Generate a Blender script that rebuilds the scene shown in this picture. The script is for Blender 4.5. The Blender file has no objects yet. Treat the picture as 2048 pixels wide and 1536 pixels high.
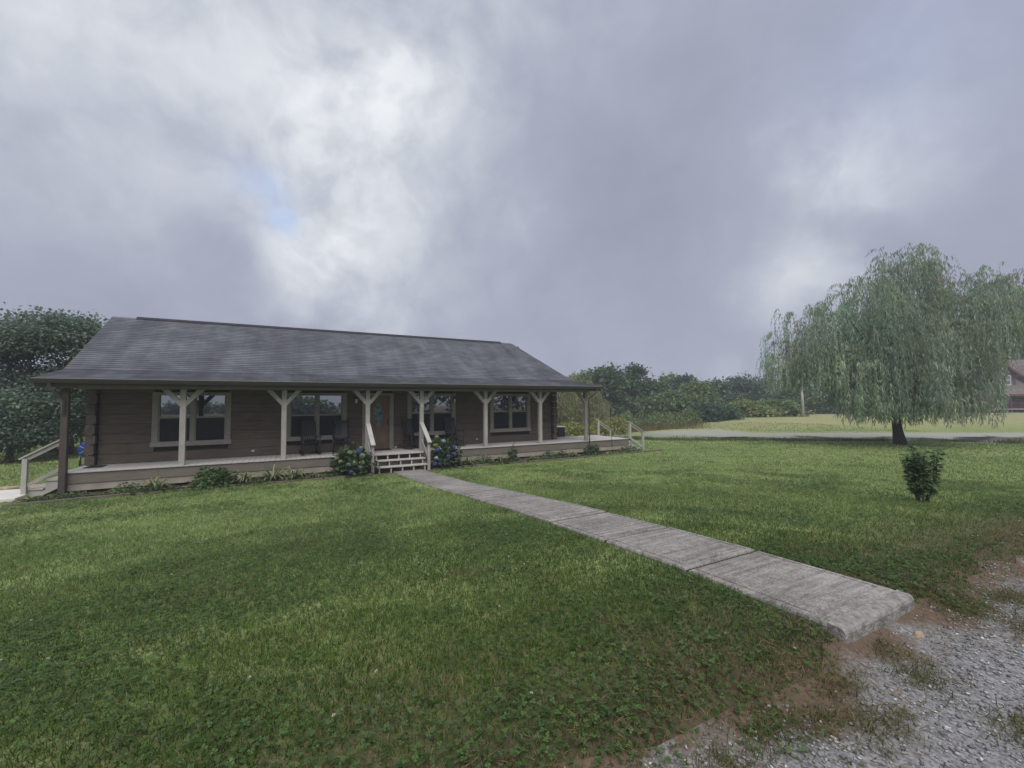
import bpy, math, random
import numpy as np
from mathutils import Matrix, Vector

R = math.radians
sc = bpy.context.scene
col = sc.collection
rng = np.random.default_rng(7)
random.seed(7)

# ------------------------------------------------------------------ camera
CAM = np.array([5.287, -15.258, 1.706])
YAW, PITCH, ROLL = R(27.906), R(2.667), R(-0.464)
fw = Vector((math.sin(YAW) * math.cos(PITCH), math.cos(YAW) * math.cos(PITCH), math.sin(PITCH)))
rt = Vector((math.cos(YAW), -math.sin(YAW), 0))
up = rt.cross(fw)
r2 = rt * math.cos(ROLL) + up * math.sin(ROLL)
u2 = up * math.cos(ROLL) - rt * math.sin(ROLL)
cd = bpy.data.cameras.new('camera')
cd.lens, cd.sensor_width, cd.clip_end, cd.clip_start = 14.766, 36, 3000, 0.05
cam = bpy.data.objects.new('camera', cd)
cam.matrix_world = Matrix(((r2.x, u2.x, -fw.x, CAM[0]), (r2.y, u2.y, -fw.y, CAM[1]), (r2.z, u2.z, -fw.z, CAM[2]), (0, 0, 0, 1)))
col.objects.link(cam)
sc.camera = cam

# ------------------------------------------------------------------ sky, sun, exposure
SUN_EL, SUN_AZ = 58, 205        # sun behind cloud, over the drive; azimuth from +Y towards +X
EXPO = 0.95
wd = bpy.data.worlds.new('World')
sc.world = wd
wd.use_nodes = True
wt = wd.node_tree
for n in list(wt.nodes):
    wt.nodes.remove(n)


def wn(kind, **kw):
    n = wt.nodes.new(kind)
    for k, v in kw.items():
        if k == 'ins':
            for a, b in v.items():
                n.inputs[a].default_value = b
        else:
            setattr(n, k, v)
    return n


def wl(a, b):
    wt.links.new(a, b)


def wmath(op, a, b=None, clamp=False):
    n = wn('ShaderNodeMath', operation=op, use_clamp=clamp)
    for i, v in enumerate((a, b)):
        if v is None:
            continue
        if isinstance(v, (int, float)):
            n.inputs[i].default_value = v
        else:
            wl(v, n.inputs[i])
    return n.outputs[0]


wtc = wn('ShaderNodeTexCoord')
wnz = wn('ShaderNodeTexNoise', ins={'Scale': 4.5, 'Detail': 4.0, 'Roughness': 0.5})
wl(wtc.outputs['Generated'], wnz.inputs['Vector'])
wsub = wn('ShaderNodeVectorMath', operation='SUBTRACT', ins={1: (0.5, 0.5, 0.5)})
wl(wnz.outputs['Color'], wsub.inputs[0])
wsc = wn('ShaderNodeVectorMath', operation='SCALE', ins={'Scale': 0.14})
wl(wsub.outputs[0], wsc.inputs[0])
wadd = wn('ShaderNodeVectorMath', operation='ADD')
wl(wtc.outputs['Generated'], wadd.inputs[0])
wl(wsc.outputs[0], wadd.inputs[1])
wnorm = wn('ShaderNodeVectorMath', operation='NORMALIZE')
wl(wadd.outputs[0], wnorm.inputs[0])
WD = wnorm.outputs[0]
LOBES = [(0.126, 0.802, 0.585, 120, 0.16), (0.198, 0.749, 0.632, 40, 0.14), (-0.023, 0.853, 0.521, 50, 0.10), (0.098, 0.929, 0.357, 90, 0.25),
         (0.039, 0.967, 0.253, 300, 0.2), (0.054, 0.868, 0.494, 40, 0.08), (-0.344, 0.78, 0.522, 25, 0.2), (0.858, 0.326, 0.396, 220, 0.3),
         (0.808, 0.408, 0.426, 500, 0.12), (0.873, 0.414, 0.259, 250, 0.18), (0.857, 0.459, 0.236, 300, 0.1), (-0.3, 0.877, 0.375, 30, -0.03),
         (-0.337, 0.92, 0.201, 30, -0.07), (-0.197, 0.918, 0.343, 60, -0.05), (0.939, 0.23, 0.256, 30, -0.13), (0.605, 0.72, 0.34, 30, -0.08),
         (0.593, 0.622, 0.511, 40, -0.04), (0.198, 0.961, 0.191, 200, 0.12), (0.816, 0.575, 0.052, 400, 0.16), (0.486, 0.779, 0.396, 400, 0.08),
         (-0.25, 0.921, 0.298, 200, 0.06)]
HOLES = [(-0.043, 0.901, 0.431, 1800, 0.62), (-0.015, 0.927, 0.375, 1800, 0.40), (-0.095, 0.901, 0.423, 1500, 0.28),
         (0.794, 0.282, 0.538, 150, 0.13), (0.831, 0.206, 0.516, 100, 0.06)]


def lobe_sum(lobes):
    acc = None
    for x, y, z, k, a in lobes:
        d = wn('ShaderNodeVectorMath', operation='DOT_PRODUCT', ins={1: (x, y, z)})
        wl(WD, d.inputs[0])
        e = wmath('EXPONENT', wmath('MULTIPLY', wmath('SUBTRACT', d.outputs['Value'], 1.0), float(k)))
        t = wmath('MULTIPLY', e, a)
        acc = t if acc is None else wmath('ADD', acc, t)
    return acc


cn1 = wn('ShaderNodeTexNoise', ins={'Scale': 2.2, 'Detail': 7.0, 'Roughness': 0.5, 'Distortion': 0.3})
wl(WD, cn1.inputs['Vector'])
cn2 = wn('ShaderNodeTexNoise', ins={'Scale': 8.0, 'Detail': 6.0, 'Roughness': 0.52, 'Distortion': 0.1})
wl(WD, cn2.inputs['Vector'])
cv = wmath('ADD', wmath('MULTIPLY', wmath('SUBTRACT', cn1.outputs['Fac'], 0.5), 0.42), 0.36)
cv = wmath('ADD', cv, wmath('MULTIPLY', wmath('SUBTRACT', cn2.outputs['Fac'], 0.5), 0.30))
cn3 = wn('ShaderNodeTexNoise', ins={'Scale': 22.0, 'Detail': 5.0, 'Roughness': 0.6, 'Distortion': 0.1})
wl(WD, cn3.inputs['Vector'])
rag = wn('ShaderNodeMapRange', ins={'From Min': 0.36, 'From Max': 0.62, 'To Min': 0.62, 'To Max': 1.35})
wl(cn2.outputs['Fac'], rag.inputs['Value'])
cv = wmath('ADD', cv, wmath('MULTIPLY', lobe_sum(LOBES), rag.outputs[0]))
cv = wmath('ADD', cv, wmath('MULTIPLY', wmath('MULTIPLY', wmath('SUBTRACT', cn3.outputs['Fac'], 0.5), 0.24), cv), clamp=True)
cr = wn('ShaderNodeValToRGB')
el = cr.color_ramp.elements
el[0].position, el[0].color = 0.0, (0.25, 0.28, 0.35, 1)
el[1].position, el[1].color = 1.0, (0.92, 0.94, 0.97, 1)
for ps, c in ((0.35, (0.395, 0.42, 0.53, 1)), (0.6, (0.585, 0.62, 0.695, 1))):
    e = el.new(ps)
    e.color = c
wl(cv, cr.inputs[0])
sky = wn('ShaderNodeTexSky', sky_type='NISHITA', sun_disc=False, sun_elevation=R(SUN_EL), sun_rotation=R(SUN_AZ))
csc = wn('ShaderNodeMixRGB', blend_type='MULTIPLY', ins={'Fac': 1.0, 'Color2': (*[10 / 2 ** EXPO] * 3, 1)})
wl(cr.outputs[0], csc.inputs['Color1'])
hole = wmath('MULTIPLY', lobe_sum(HOLES), 1.0, clamp=True)
wmix = wn('ShaderNodeMixRGB', blend_type='MIX')
wl(hole, wmix.inputs['Fac'])
wl(csc.outputs[0], wmix.inputs['Color1'])
skb = wn('ShaderNodeMixRGB', blend_type='ADD', ins={'Fac': 1.0, 'Color2': (0.9, 1.0, 1.5, 1)})  # thin veil of cloud in the gap
wl(sky.outputs[0], skb.inputs['Color1'])
wl(skb.outputs[0], wmix.inputs['Color2'])
wbg = wn('ShaderNodeBackground', ins={'Strength': 0.1})
wl(wmix.outputs[0], wbg.inputs['Color'])
wo = wn('ShaderNodeOutputWorld')
wl(wbg.outputs[0], wo.inputs['Surface'])

sd = bpy.data.lights.new('sun', 'SUN')
sd.energy, sd.angle, sd.color = 1.5, R(50), (1.0, 0.96, 0.9)
sun = bpy.data.objects.new('sun', sd)
sv = Vector((math.sin(R(SUN_AZ)) * math.cos(R(SUN_EL)), math.cos(R(SUN_AZ)) * math.cos(R(SUN_EL)), math.sin(R(SUN_EL))))
sun.rotation_euler = sv.to_track_quat('Z', 'Y').to_euler()
sun.location = (0, 0, 60)
col.objects.link(sun)

vs = sc.view_settings
vs.view_transform, vs.look, vs.exposure, vs.gamma = 'Standard', 'None', EXPO, 1.0
vs.use_curve_mapping = False
sc.cycles.use_denoising = True
sc.cycles.max_bounces = 4
sc.cycles.diffuse_bounces = 3
sc.cycles.transparent_max_bounces = 6
sc.cycles.volume_bounces = 0
sc.cycles.caustics_reflective = False
sc.cycles.caustics_refractive = False

# ------------------------------------------------------------------ materials
MATS = {}


def mat(name, base=(0.5, 0.5, 0.5), rough=0.8, var=0.15, scale=6.0, stretch=(1, 1, 1), bump=0.0, bscale=40.0, attr=False, trans=0.0,
        spec=0.3, dark=None, dirt=0.0, dscale=1.2, metallic=0.0):
    """principled surface with a noise-varied colour; attr = colour comes from the 'col' attribute; dark = second colour of the noise"""
    m = bpy.data.materials.new(name)
    m.use_nodes = True
    t = m.node_tree
    b = t.nodes['Principled BSDF']
    b.inputs['Roughness'].default_value = rough
    b.inputs['Specular IOR Level'].default_value = spec
    b.inputs['Metallic'].default_value = metallic

    def N(kind, **kw):
        n = t.nodes.new(kind)
        for k, v in kw.items():
            if k == 'ins':
                for a, c in v.items():
                    n.inputs[a].default_value = c
            else:
                setattr(n, k, v)
        return n
    tc = N('ShaderNodeTexCoord')
    mp = N('ShaderNodeMapping', ins={'Scale': stretch})
    t.links.new(tc.outputs['Object'], mp.inputs['Vector'])
    nz = N('ShaderNodeTexNoise', ins={'Scale': scale, 'Detail': 5.0, 'Roughness': 0.6})
    t.links.new(mp.outputs[0], nz.inputs['Vector'])
    mr = N('ShaderNodeMapRange', ins={'From Min': 0.3, 'From Max': 0.7})
    t.links.new(nz.outputs['Fac'], mr.inputs['Value'])
    mx = N('ShaderNodeMixRGB')
    t.links.new(mr.outputs[0], mx.inputs['Fac'])
    if attr:
        at = N('ShaderNodeVertexColor', layer_name='col')
        hs = N('ShaderNodeMixRGB', blend_type='MULTIPLY', ins={'Fac': 1.0, 'Color2': (1 - var, 1 - var, 1 - var, 1)})
        t.links.new(at.outputs['Color'], hs.inputs['Color1'])
        t.links.new(hs.outputs[0], mx.inputs['Color1'])
        t.links.new(at.outputs['Color'], mx.inputs['Color2'])
    else:
        d = dark if dark else tuple(c * (1 - var) for c in base)
        l = tuple(min(1, c * (1 + var)) for c in base)
        mx.inputs['Color1'].default_value = (*d, 1)
        mx.inputs['Color2'].default_value = (*l, 1)
    out = mx.outputs[0]
    if dirt > 0:
        n2 = N('ShaderNodeTexNoise', ins={'Scale': dscale, 'Detail': 6.0, 'Roughness': 0.65})
        t.links.new(tc.outputs['Object'], n2.inputs['Vector'])
        m2 = N('ShaderNodeMapRange', ins={'From Min': 0.42, 'From Max': 0.72, 'To Max': dirt})
        t.links.new(n2.outputs['Fac'], m2.inputs['Value'])
        x2 = N('ShaderNodeMixRGB', blend_type='MULTIPLY', ins={'Color2': (0.42, 0.39, 0.34, 1)})
        t.links.new(m2.outputs[0], x2.inputs['Fac'])
        t.links.new(out, x2.inputs['Color1'])
        out = x2.outputs[0]
    t.links.new(out, b.inputs['Base Color'])
    if bump > 0:
        n3 = N('ShaderNodeTexNoise', ins={'Scale': bscale, 'Detail': 4.0})
        t.links.new(mp.outputs[0], n3.inputs['Vector'])
        bp = N('ShaderNodeBump', ins={'Strength': bump, 'Distance': 0.02})
        t.links.new(n3.outputs['Fac'], bp.inputs['Height'])
        t.links.new(bp.outputs[0], b.inputs['Normal'])
    if trans > 0:
        tr = N('ShaderNodeBsdfTranslucent')
        t.links.new(out, tr.inputs['Color'])
        ms = N('ShaderNodeMixShader', ins={'Fac': trans})
        t.links.new(b.outputs[0], ms.inputs[1])
        t.links.new(tr.outputs[0], ms.inputs[2])
        t.links.new(ms.outputs[0], t.nodes['Material Output'].inputs['Surface'])
    MATS[name] = m
    return m


mat('log', (0.120, 0.097, 0.078), 0.75, 0.28, 3.0, (0.6, 3, 9), 0.25, 12, dirt=0.35)
mat('log_end', (0.11, 0.09, 0.078), 0.8, 0.3, 9.0, bump=0.3)
mat('chinking', (0.05, 0.045, 0.04), 0.9)
mat('trim', (0.29, 0.27, 0.238), 0.65, 0.12, 5.0, bump=0.08, dirt=0.3)
mat('post_paint', (0.385, 0.365, 0.338), 0.6, 0.12, 7.0, (1, 1, 0.3), 0.12, 25, dirt=0.35, dscale=3)
mat('brown_paint', (0.082, 0.066, 0.058), 0.6, 0.15, 4.0, bump=0.08)
mat('gutter', (0.058, 0.052, 0.054), 0.35, 0.12, 3.0, spec=0.5)
mat('ridge_cap', (0.05, 0.05, 0.055), 0.95, 0.2, 6, spec=0.05)
mat('soffit', (0.17, 0.15, 0.135), 0.8, 0.15, 5.0)
mat('deck', (0.46, 0.45, 0.435), 0.7, 0.14, 5.0, (6, 1, 1), 0.15, 30, dirt=0.3, dscale=2)
mat('skirt', (0.188, 0.164, 0.138), 0.75, 0.12, 3.0, (0.5, 1, 4), 0.12, 20, dirt=0.3)
mat('base_board', (0.37, 0.325, 0.283), 0.8, 0.15, 3.0, bump=0.1, dirt=0.45, dscale=2.5)
mat('step_paint', (0.44, 0.43, 0.405), 0.6, 0.1, 8.0, bump=0.1, dirt=0.35, dscale=4)
mat('stair_dark', (0.12, 0.10, 0.085), 0.85)
mat('screen', (0.018, 0.02, 0.026), 0.55, 0.1, spec=0.25)
mat('chair_black', (0.016, 0.017, 0.02), 0.45, 0.2, spec=0.5)
mat('mat_black', (0.015, 0.015, 0.016), 0.95)
mat('brass', (0.25, 0.2, 0.12), 0.35, 0.1, metallic=0.8)
mat('white_plastic', (0.7, 0.7, 0.68), 0.5, 0.05)
mat('black_metal', (0.015, 0.015, 0.016), 0.5, spec=0.5)
mat('ac_side', (0.035, 0.04, 0.05), 0.6)
mat('ac_top', (0.55, 0.55, 0.53), 0.5)
mat('blue_plastic', (0.010, 0.038, 0.22), 0.35, 0.1, spec=0.5)
mat('pale_pipe', (0.62, 0.61, 0.50), 0.5)
mat('soil', (0.075, 0.055, 0.042), 0.95, 0.4, 12, bump=0.6, bscale=60)
mat('timber_edge', (0.17, 0.145, 0.115), 0.9, 0.35, 6, (0.5, 3, 3), 0.35, 20, dirt=0.4)
mat('tan_stone', (0.40, 0.31, 0.22), 0.85, 0.25, 8, bump=0.3)
mat('leaf', attr=True, var=0.2, rough=0.5, trans=0.4, spec=0.35)
mat('grass', attr=True, var=0.1, rough=0.55, trans=0.35, spec=0.2)
mat('petal', attr=True, var=0.1, rough=0.7, trans=0.3, spec=0.1)
mat('stones', attr=True, var=0.35, rough=0.85, scale=60, spec=0.25)
mat('bark', (0.105, 0.083, 0.066), 0.95, 0.35, 5, (3, 3, 0.6), 0.7, 14)
mat('bark_dark', (0.05, 0.043, 0.038), 0.95, 0.3, 5, (3, 3, 0.6), 0.7, 14)
mat('bark_pale', (0.26, 0.24, 0.21), 0.95, 0.3, 5, (3, 3, 0.6), 0.5, 14)
mat('pole_wood', (0.48, 0.46, 0.42), 0.9, 0.15, 3, (3, 3, 0.3), 0.3, 10)
mat('wire', (0.10, 0.10, 0.11), 0.6)
mat('red_paint', (0.12, 0.042, 0.042), 0.6, 0.15)
mat('cabin_log', (0.105, 0.075, 0.062), 0.8, 0.25, 2, (0.5, 2, 6))
mat('cabin_roof', (0.15, 0.125, 0.115), 0.9, 0.2, 2)
mat('cabin_white', (0.75, 0.74, 0.70), 0.6)
mat('dark_void', (0.012, 0.012, 0.014), 0.9)


def nodes_of(name, rough=0.85):
    m = bpy.data.materials.new(name)
    m.use_nodes = True
    t = m.node_tree
    MATS[name] = m

    def N(kind, **kw):
        n = t.nodes.new(kind)
        for k, v in kw.items():
            if k == 'ins':
                for a, c in v.items():
                    n.inputs[a].default_value = c
            else:
                setattr(n, k, v)
        return n
    b = t.nodes['Principled BSDF']
    b.inputs['Roughness'].default_value = rough
    b.inputs['Specular IOR Level'].default_value = 0.25
    return m, t, N, b, t.links.new


# roof shingles: short tabs in courses, blotches of paler and darker granules, streaks running down the slope
m, t, N, b, L = nodes_of('shingle', 0.9)
tc = N('ShaderNodeTexCoord')
sx = N('ShaderNodeSeparateXYZ')
L(tc.outputs['Object'], sx.inputs[0])
cmb = N('ShaderNodeCombineXYZ')
L(sx.outputs['X'], cmb.inputs['X'])
L(sx.outputs['Z'], cmb.inputs['Y'])
br = N('ShaderNodeTexBrick', ins={'Scale': 1.0, 'Mortar Size': 0.0, 'Brick Width': 0.30, 'Row Height': 0.0735, 'Color1': (0.104, 0.110, 0.129, 1), 'Color2': (0.134, 0.140, 0.161, 1), 'Bias': -0.15})
L(cmb.outputs[0], br.inputs['Vector'])
n1 = N('ShaderNodeTexNoise', ins={'Scale': 0.9, 'Detail': 5.0, 'Roughness': 0.6})
L(tc.outputs['Object'], n1.inputs['Vector'])
r1 = N('ShaderNodeMapRange', ins={'From Min': 0.3, 'From Max': 0.7, 'To Min': 0.72, 'To Max': 1.25})
L(n1.outputs['Fac'], r1.inputs['Value'])
mp = N('ShaderNodeMapping', ins={'Scale': (1.6, 0.12, 0.12)})
L(tc.outputs['Object'], mp.inputs['Vector'])
n2 = N('ShaderNodeTexNoise', ins={'Scale': 1.6, 'Detail': 4.0})
L(mp.outputs[0], n2.inputs['Vector'])
r2n = N('ShaderNodeMapRange', ins={'From Min': 0.3, 'From Max': 0.7, 'To Min': 0.82, 'To Max': 1.15})
L(n2.outputs['Fac'], r2n.inputs['Value'])
mm = N('ShaderNodeMath', operation='MULTIPLY')
L(r1.outputs[0], mm.inputs[0])
L(r2n.outputs[0], mm.inputs[1])
vm = N('ShaderNodeVectorMath', operation='SCALE')
L(br.outputs['Color'], vm.inputs[0])
L(mm.outputs[0], vm.inputs['Scale'])
L(vm.outputs[0], b.inputs['Base Color'])
n3 = N('ShaderNodeTexNoise', ins={'Scale': 90.0, 'Detail': 3.0})
L(tc.outputs['Object'], n3.inputs['Vector'])
bp = N('ShaderNodeBump', ins={'Strength': 0.5, 'Distance': 0.01})
L(n3.outputs['Fac'], bp.inputs['Height'])
L(bp.outputs[0], b.inputs['Normal'])

# coated window glass: a dark room behind, a fairly strong reflection
m, t, N, b, L = nodes_of('window_glass', 0.02)
b.inputs['Base Color'].default_value = (0.012, 0.014, 0.018, 1)
gl = N('ShaderNodeBsdfGlossy', ins={'Roughness': 0.015, 'Color': (0.80, 0.84, 0.86, 1)})
ms = N('ShaderNodeMixShader', ins={'Fac': 0.42})
L(b.outputs[0], ms.inputs[1])
L(gl.outputs[0], ms.inputs[2])
L(ms.outputs[0], t.nodes['Material Output'].inputs['Surface'])

# leaded oval glass in the door
m, t, N, b, L = nodes_of('leaded_glass', 0.15)
tc = N('ShaderNodeTexCoord')
vo = N('ShaderNodeTexVoronoi', ins={'Scale': 16.0}, feature='DISTANCE_TO_EDGE')
L(tc.outputs['Object'], vo.inputs['Vector'])
vc = N('ShaderNodeTexVoronoi', ins={'Scale': 16.0})
L(tc.outputs['Object'], vc.inputs['Vector'])
c1 = N('ShaderNodeMixRGB', ins={'Color1': (0.05, 0.10, 0.12, 1), 'Color2': (0.30, 0.42, 0.44, 1)})
L(vc.outputs['Color'], c1.inputs['Fac'])
st = N('ShaderNodeMath', operation='GREATER_THAN', ins={1: 0.06})
L(vo.outputs['Distance'], st.inputs[0])
c2 = N('ShaderNodeMixRGB', ins={'Color1': (0.02, 0.02, 0.02, 1)})
L(st.outputs[0], c2.inputs['Fac'])
L(c1.outputs[0], c2.inputs['Color2'])
L(c2.outputs[0], b.inputs['Base Color'])

mat('door_wood', (0.185, 0.125, 0.082), 0.5, 0.25, 3, (6, 1, 0.6), 0.1, 10)

# broomed old concrete: fine grit, blotches and faint cross-broom lines
m, t, N, b, L = nodes_of('concrete', 0.95)
tc = N('ShaderNodeTexCoord')
mp = N('ShaderNodeMapping', ins={'Scale': (0.8, 13, 4)})
L(tc.outputs['Object'], mp.inputs['Vector'])
terms = []
for src, scale, det, wgt in ((mp, 1.6, 5.0, 0.27), (tc, 1.3, 5.0, 0.16), (tc, 14.0, 4.0, 0.18), (tc, 70.0, 2.0, 0.30)):
    nn = N('ShaderNodeTexNoise', ins={'Scale': scale, 'Detail': det, 'Roughness': 0.6})
    L(src.outputs['Object'] if src is tc else src.outputs[0], nn.inputs['Vector'])
    mu_ = N('ShaderNodeMath', operation='MULTIPLY', ins={1: wgt})
    L(nn.outputs['Fac'], mu_.inputs[0])
    terms.append(mu_.outputs[0])
acc = terms[0]
for q in terms[1:]:
    ad_ = N('ShaderNodeMath', operation='ADD')
    L(acc, ad_.inputs[0])
    L(q, ad_.inputs[1])
    acc = ad_.outputs[0]
cr1 = N('ShaderNodeValToRGB')
cr1.color_ramp.elements[0].position, cr1.color_ramp.elements[0].color = 0.36, (0.092, 0.086, 0.078, 1)
cr1.color_ramp.elements[1].position, cr1.color_ramp.elements[1].color = 0.56, (0.39, 0.372, 0.348, 1)
e = cr1.color_ramp.elements.new(0.455)
e.color = (0.222, 0.211, 0.197, 1)
L(acc, cr1.inputs[0])
L(cr1.outputs[0], b.inputs['Base Color'])
bp = N('ShaderNodeBump', ins={'Strength': 0.7, 'Distance': 0.012})
L(acc, bp.inputs['Height'])
L(bp.outputs[0], b.inputs['Normal'])

mat('pale_concrete', (0.66, 0.65, 0.62), 0.85, 0.12, 3, bump=0.1, dirt=0.25)

# lawn soil and thatch under the blades; beyond the built blades it reads as mown grass
m, t, N, b, L = nodes_of('lawn', 0.95)
tc = N('ShaderNodeTexCoord')
n1 = N('ShaderNodeTexNoise', ins={'Scale': 0.22, 'Detail': 7.0, 'Roughness': 0.62})
L(tc.outputs['Object'], n1.inputs['Vector'])
n2 = N('ShaderNodeTexNoise', ins={'Scale': 2.6, 'Detail': 6.0, 'Roughness': 0.7})
L(tc.outputs['Object'], n2.inputs['Vector'])
n3 = N('ShaderNodeTexNoise', ins={'Scale': 26.0, 'Detail': 3.0, 'Roughness': 0.7})
L(tc.outputs['Object'], n3.inputs['Vector'])
c1 = N('ShaderNodeValToRGB')
c1.color_ramp.elements[0].position, c1.color_ramp.elements[0].color = 0.36, (0.155, 0.235, 0.075, 1)
c1.color_ramp.elements[1].position, c1.color_ramp.elements[1].color = 0.66, (0.32, 0.355, 0.145, 1)
s1 = N('ShaderNodeMath', operation='MULTIPLY_ADD', ins={1: 0.5})
L(n2.outputs['Fac'], s1.inputs[0])
hf = N('ShaderNodeMath', operation='MULTIPLY', ins={1: 0.5})
L(n1.outputs['Fac'], hf.inputs[0])
L(hf.outputs[0], s1.inputs[2])
L(s1.outputs[0], c1.inputs[0])
c2 = N('ShaderNodeMixRGB', blend_type='MULTIPLY', ins={'Fac': 0.75})
r3 = N('ShaderNodeMapRange', ins={'From Min': 0.3, 'From Max': 0.7, 'To Min': 0.45, 'To Max': 1.3})
L(n3.outputs['Fac'], r3.inputs['Value'])
cc = N('ShaderNodeCombineColor')
for i in range(3):
    L(r3.outputs[0], cc.inputs[i])
L(c1.outputs[0], c2.inputs['Color1'])
L(cc.outputs[0], c2.inputs['Color2'])
sy = N('ShaderNodeSeparateXYZ')
L(tc.outputs['Object'], sy.inputs[0])
ry_ = N('ShaderNodeMapRange', ins={'From Min': -12.2, 'From Max': -13.6})       # bare soil shows through the turf beside the drive
L(sy.outputs['Y'], ry_.inputs['Value'])
c4 = N('ShaderNodeMixRGB', ins={'Color2': (0.105, 0.082, 0.052, 1)})
L(ry_.outputs[0], c4.inputs['Fac'])
L(c2.outputs[0], c4.inputs['Color1'])
dpu = N('ShaderNodeVectorMath', operation='DOT_PRODUCT', ins={1: (0.468, 0.884, 0.0)})
L(tc.outputs['Object'], dpu.inputs[0])
ru_ = N('ShaderNodeMapRange', ins={'From Min': 21.0, 'From Max': 27.0, 'To Max': 0.55})      # drier, unwatered grass beyond the pond
L(dpu.outputs['Value'], ru_.inputs['Value'])
c5 = N('ShaderNodeMixRGB', ins={'Color2': (0.38, 0.335, 0.19, 1)})
L(ru_.outputs[0], c5.inputs['Fac'])
L(c4.outputs[0], c5.inputs['Color1'])
L(c5.outputs[0], b.inputs['Base Color'])
bp = N('ShaderNodeBump', ins={'Strength': 0.8, 'Distance': 0.05})
L(n3.outputs['Fac'], bp.inputs['Height'])
L(bp.outputs[0], b.inputs['Normal'])

# driveway: stone dust with brown dirt patches
m, t, N, b, L = nodes_of('driveway', 0.95)
tc = N('ShaderNodeTexCoord')
n1 = N('ShaderNodeTexNoise', ins={'Scale': 1.5, 'Detail': 6.0, 'Roughness': 0.65})
L(tc.outputs['Object'], n1.inputs['Vector'])
sx = N('ShaderNodeSeparateXYZ')
L(tc.outputs['Object'], sx.inputs[0])
ed = N('ShaderNodeMapRange', ins={'From Min': -14.35, 'From Max': -13.7, 'To Min': -0.08, 'To Max': 0.34})
L(sx.outputs['Y'], ed.inputs['Value'])
ad = N('ShaderNodeMath', operation='ADD')
L(n1.outputs['Fac'], ad.inputs[0])
L(ed.outputs[0], ad.inputs[1])
rr = N('ShaderNodeMapRange', ins={'From Min': 0.52, 'From Max': 0.66})
L(ad.outputs[0], rr.inputs['Value'])
n2 = N('ShaderNodeTexVoronoi', ins={'Scale': 75.0})
L(tc.outputs['Object'], n2.inputs['Vector'])
c1 = N('ShaderNodeMixRGB', ins={'Color1': (0.09, 0.088, 0.086, 1), 'Color2': (0.33, 0.33, 0.335, 1)})
L(n2.outputs['Color'], c1.inputs['Fac'])
n5 = N('ShaderNodeTexNoise', ins={'Scale': 30.0, 'Detail': 5.0, 'Roughness': 0.7})
L(tc.outputs['Object'], n5.inputs['Vector'])
c3 = N('ShaderNodeMixRGB', ins={'Color1': (0.055, 0.039, 0.028, 1), 'Color2': (0.20, 0.142, 0.102, 1)})
L(n5.outputs['Fac'], c3.inputs['Fac'])
c2 = N('ShaderNodeMixRGB')
L(rr.outputs[0], c2.inputs['Fac'])
L(c1.outputs[0], c2.inputs['Color1'])
L(c3.outputs[0], c2.inputs['Color2'])
L(c2.outputs[0], b.inputs['Base Color'])
bp = N('ShaderNodeBump', ins={'Strength': 0.9, 'Distance': 0.012})
L(n5.outputs['Fac'], bp.inputs['Height'])
L(bp.outputs[0], b.inputs['Normal'])

# pond: clear dark water near the lawn, a pale floating mat of algae on the far half
m, t, N, b, L = nodes_of('pond_water', 0.04)
b.inputs['Specular IOR Level'].default_value = 0.5
b.inputs['Base Color'].default_value = (0.02, 0.026, 0.016, 1)
tc = N('ShaderNodeTexCoord')
n1 = N('ShaderNodeTexNoise', ins={'Scale': 0.35, 'Detail': 6.0, 'Roughness': 0.6})
L(tc.outputs['Object'], n1.inputs['Vector'])
sx = N('ShaderNodeSeparateXYZ')
L(tc.outputs['Object'], sx.inputs[0])
dp = N('ShaderNodeVectorMath', operation='DOT_PRODUCT', ins={1: (0.515, 0.857, 0.0)})
L(tc.outputs['Object'], dp.inputs[0])
ad = N('ShaderNodeMath', operation='MULTIPLY_ADD', ins={1: 11.0})
L(n1.outputs['Fac'], ad.inputs[0])
L(dp.outputs['Value'], ad.inputs[2])
rr = N('ShaderNodeMapRange', ins={'From Min': 24.2, 'From Max': 25.0})
L(ad.outputs[0], rr.inputs['Value'])
df = N('ShaderNodeBsdfDiffuse')
n2 = N('ShaderNodeTexNoise', ins={'Scale': 0.16, 'Detail': 3.0})
L(tc.outputs['Object'], n2.inputs['Vector'])
xr = N('ShaderNodeMapRange', ins={'From Min': 26.0, 'From Max': 33.0})
L(sx.outputs['X'], xr.inputs['Value'])
ca = N('ShaderNodeMixRGB', ins={'Color1': (0.17, 0.21, 0.125, 1), 'Color2': (0.31, 0.32, 0.275, 1)})
L(xr.outputs[0], ca.inputs['Fac'])
L(ca.outputs[0], df.inputs['Color'])
ms = N('ShaderNodeMixShader')
L(rr.outputs[0], ms.inputs['Fac'])
L(b.outputs[0], ms.inputs[1])
L(df.outputs[0], ms.inputs[2])
L(ms.outputs[0], t.nodes['Material Output'].inputs['Surface'])
n3 = N('ShaderNodeTexNoise', ins={'Scale': 1.6, 'Detail': 3.0})
L(tc.outputs['Object'], n3.inputs['Vector'])
bp = N('ShaderNodeBump', ins={'Strength': 0.05, 'Distance': 0.05})
L(n3.outputs['Fac'], bp.inputs['Height'])
L(bp.outputs[0], b.inputs['Normal'])


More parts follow.
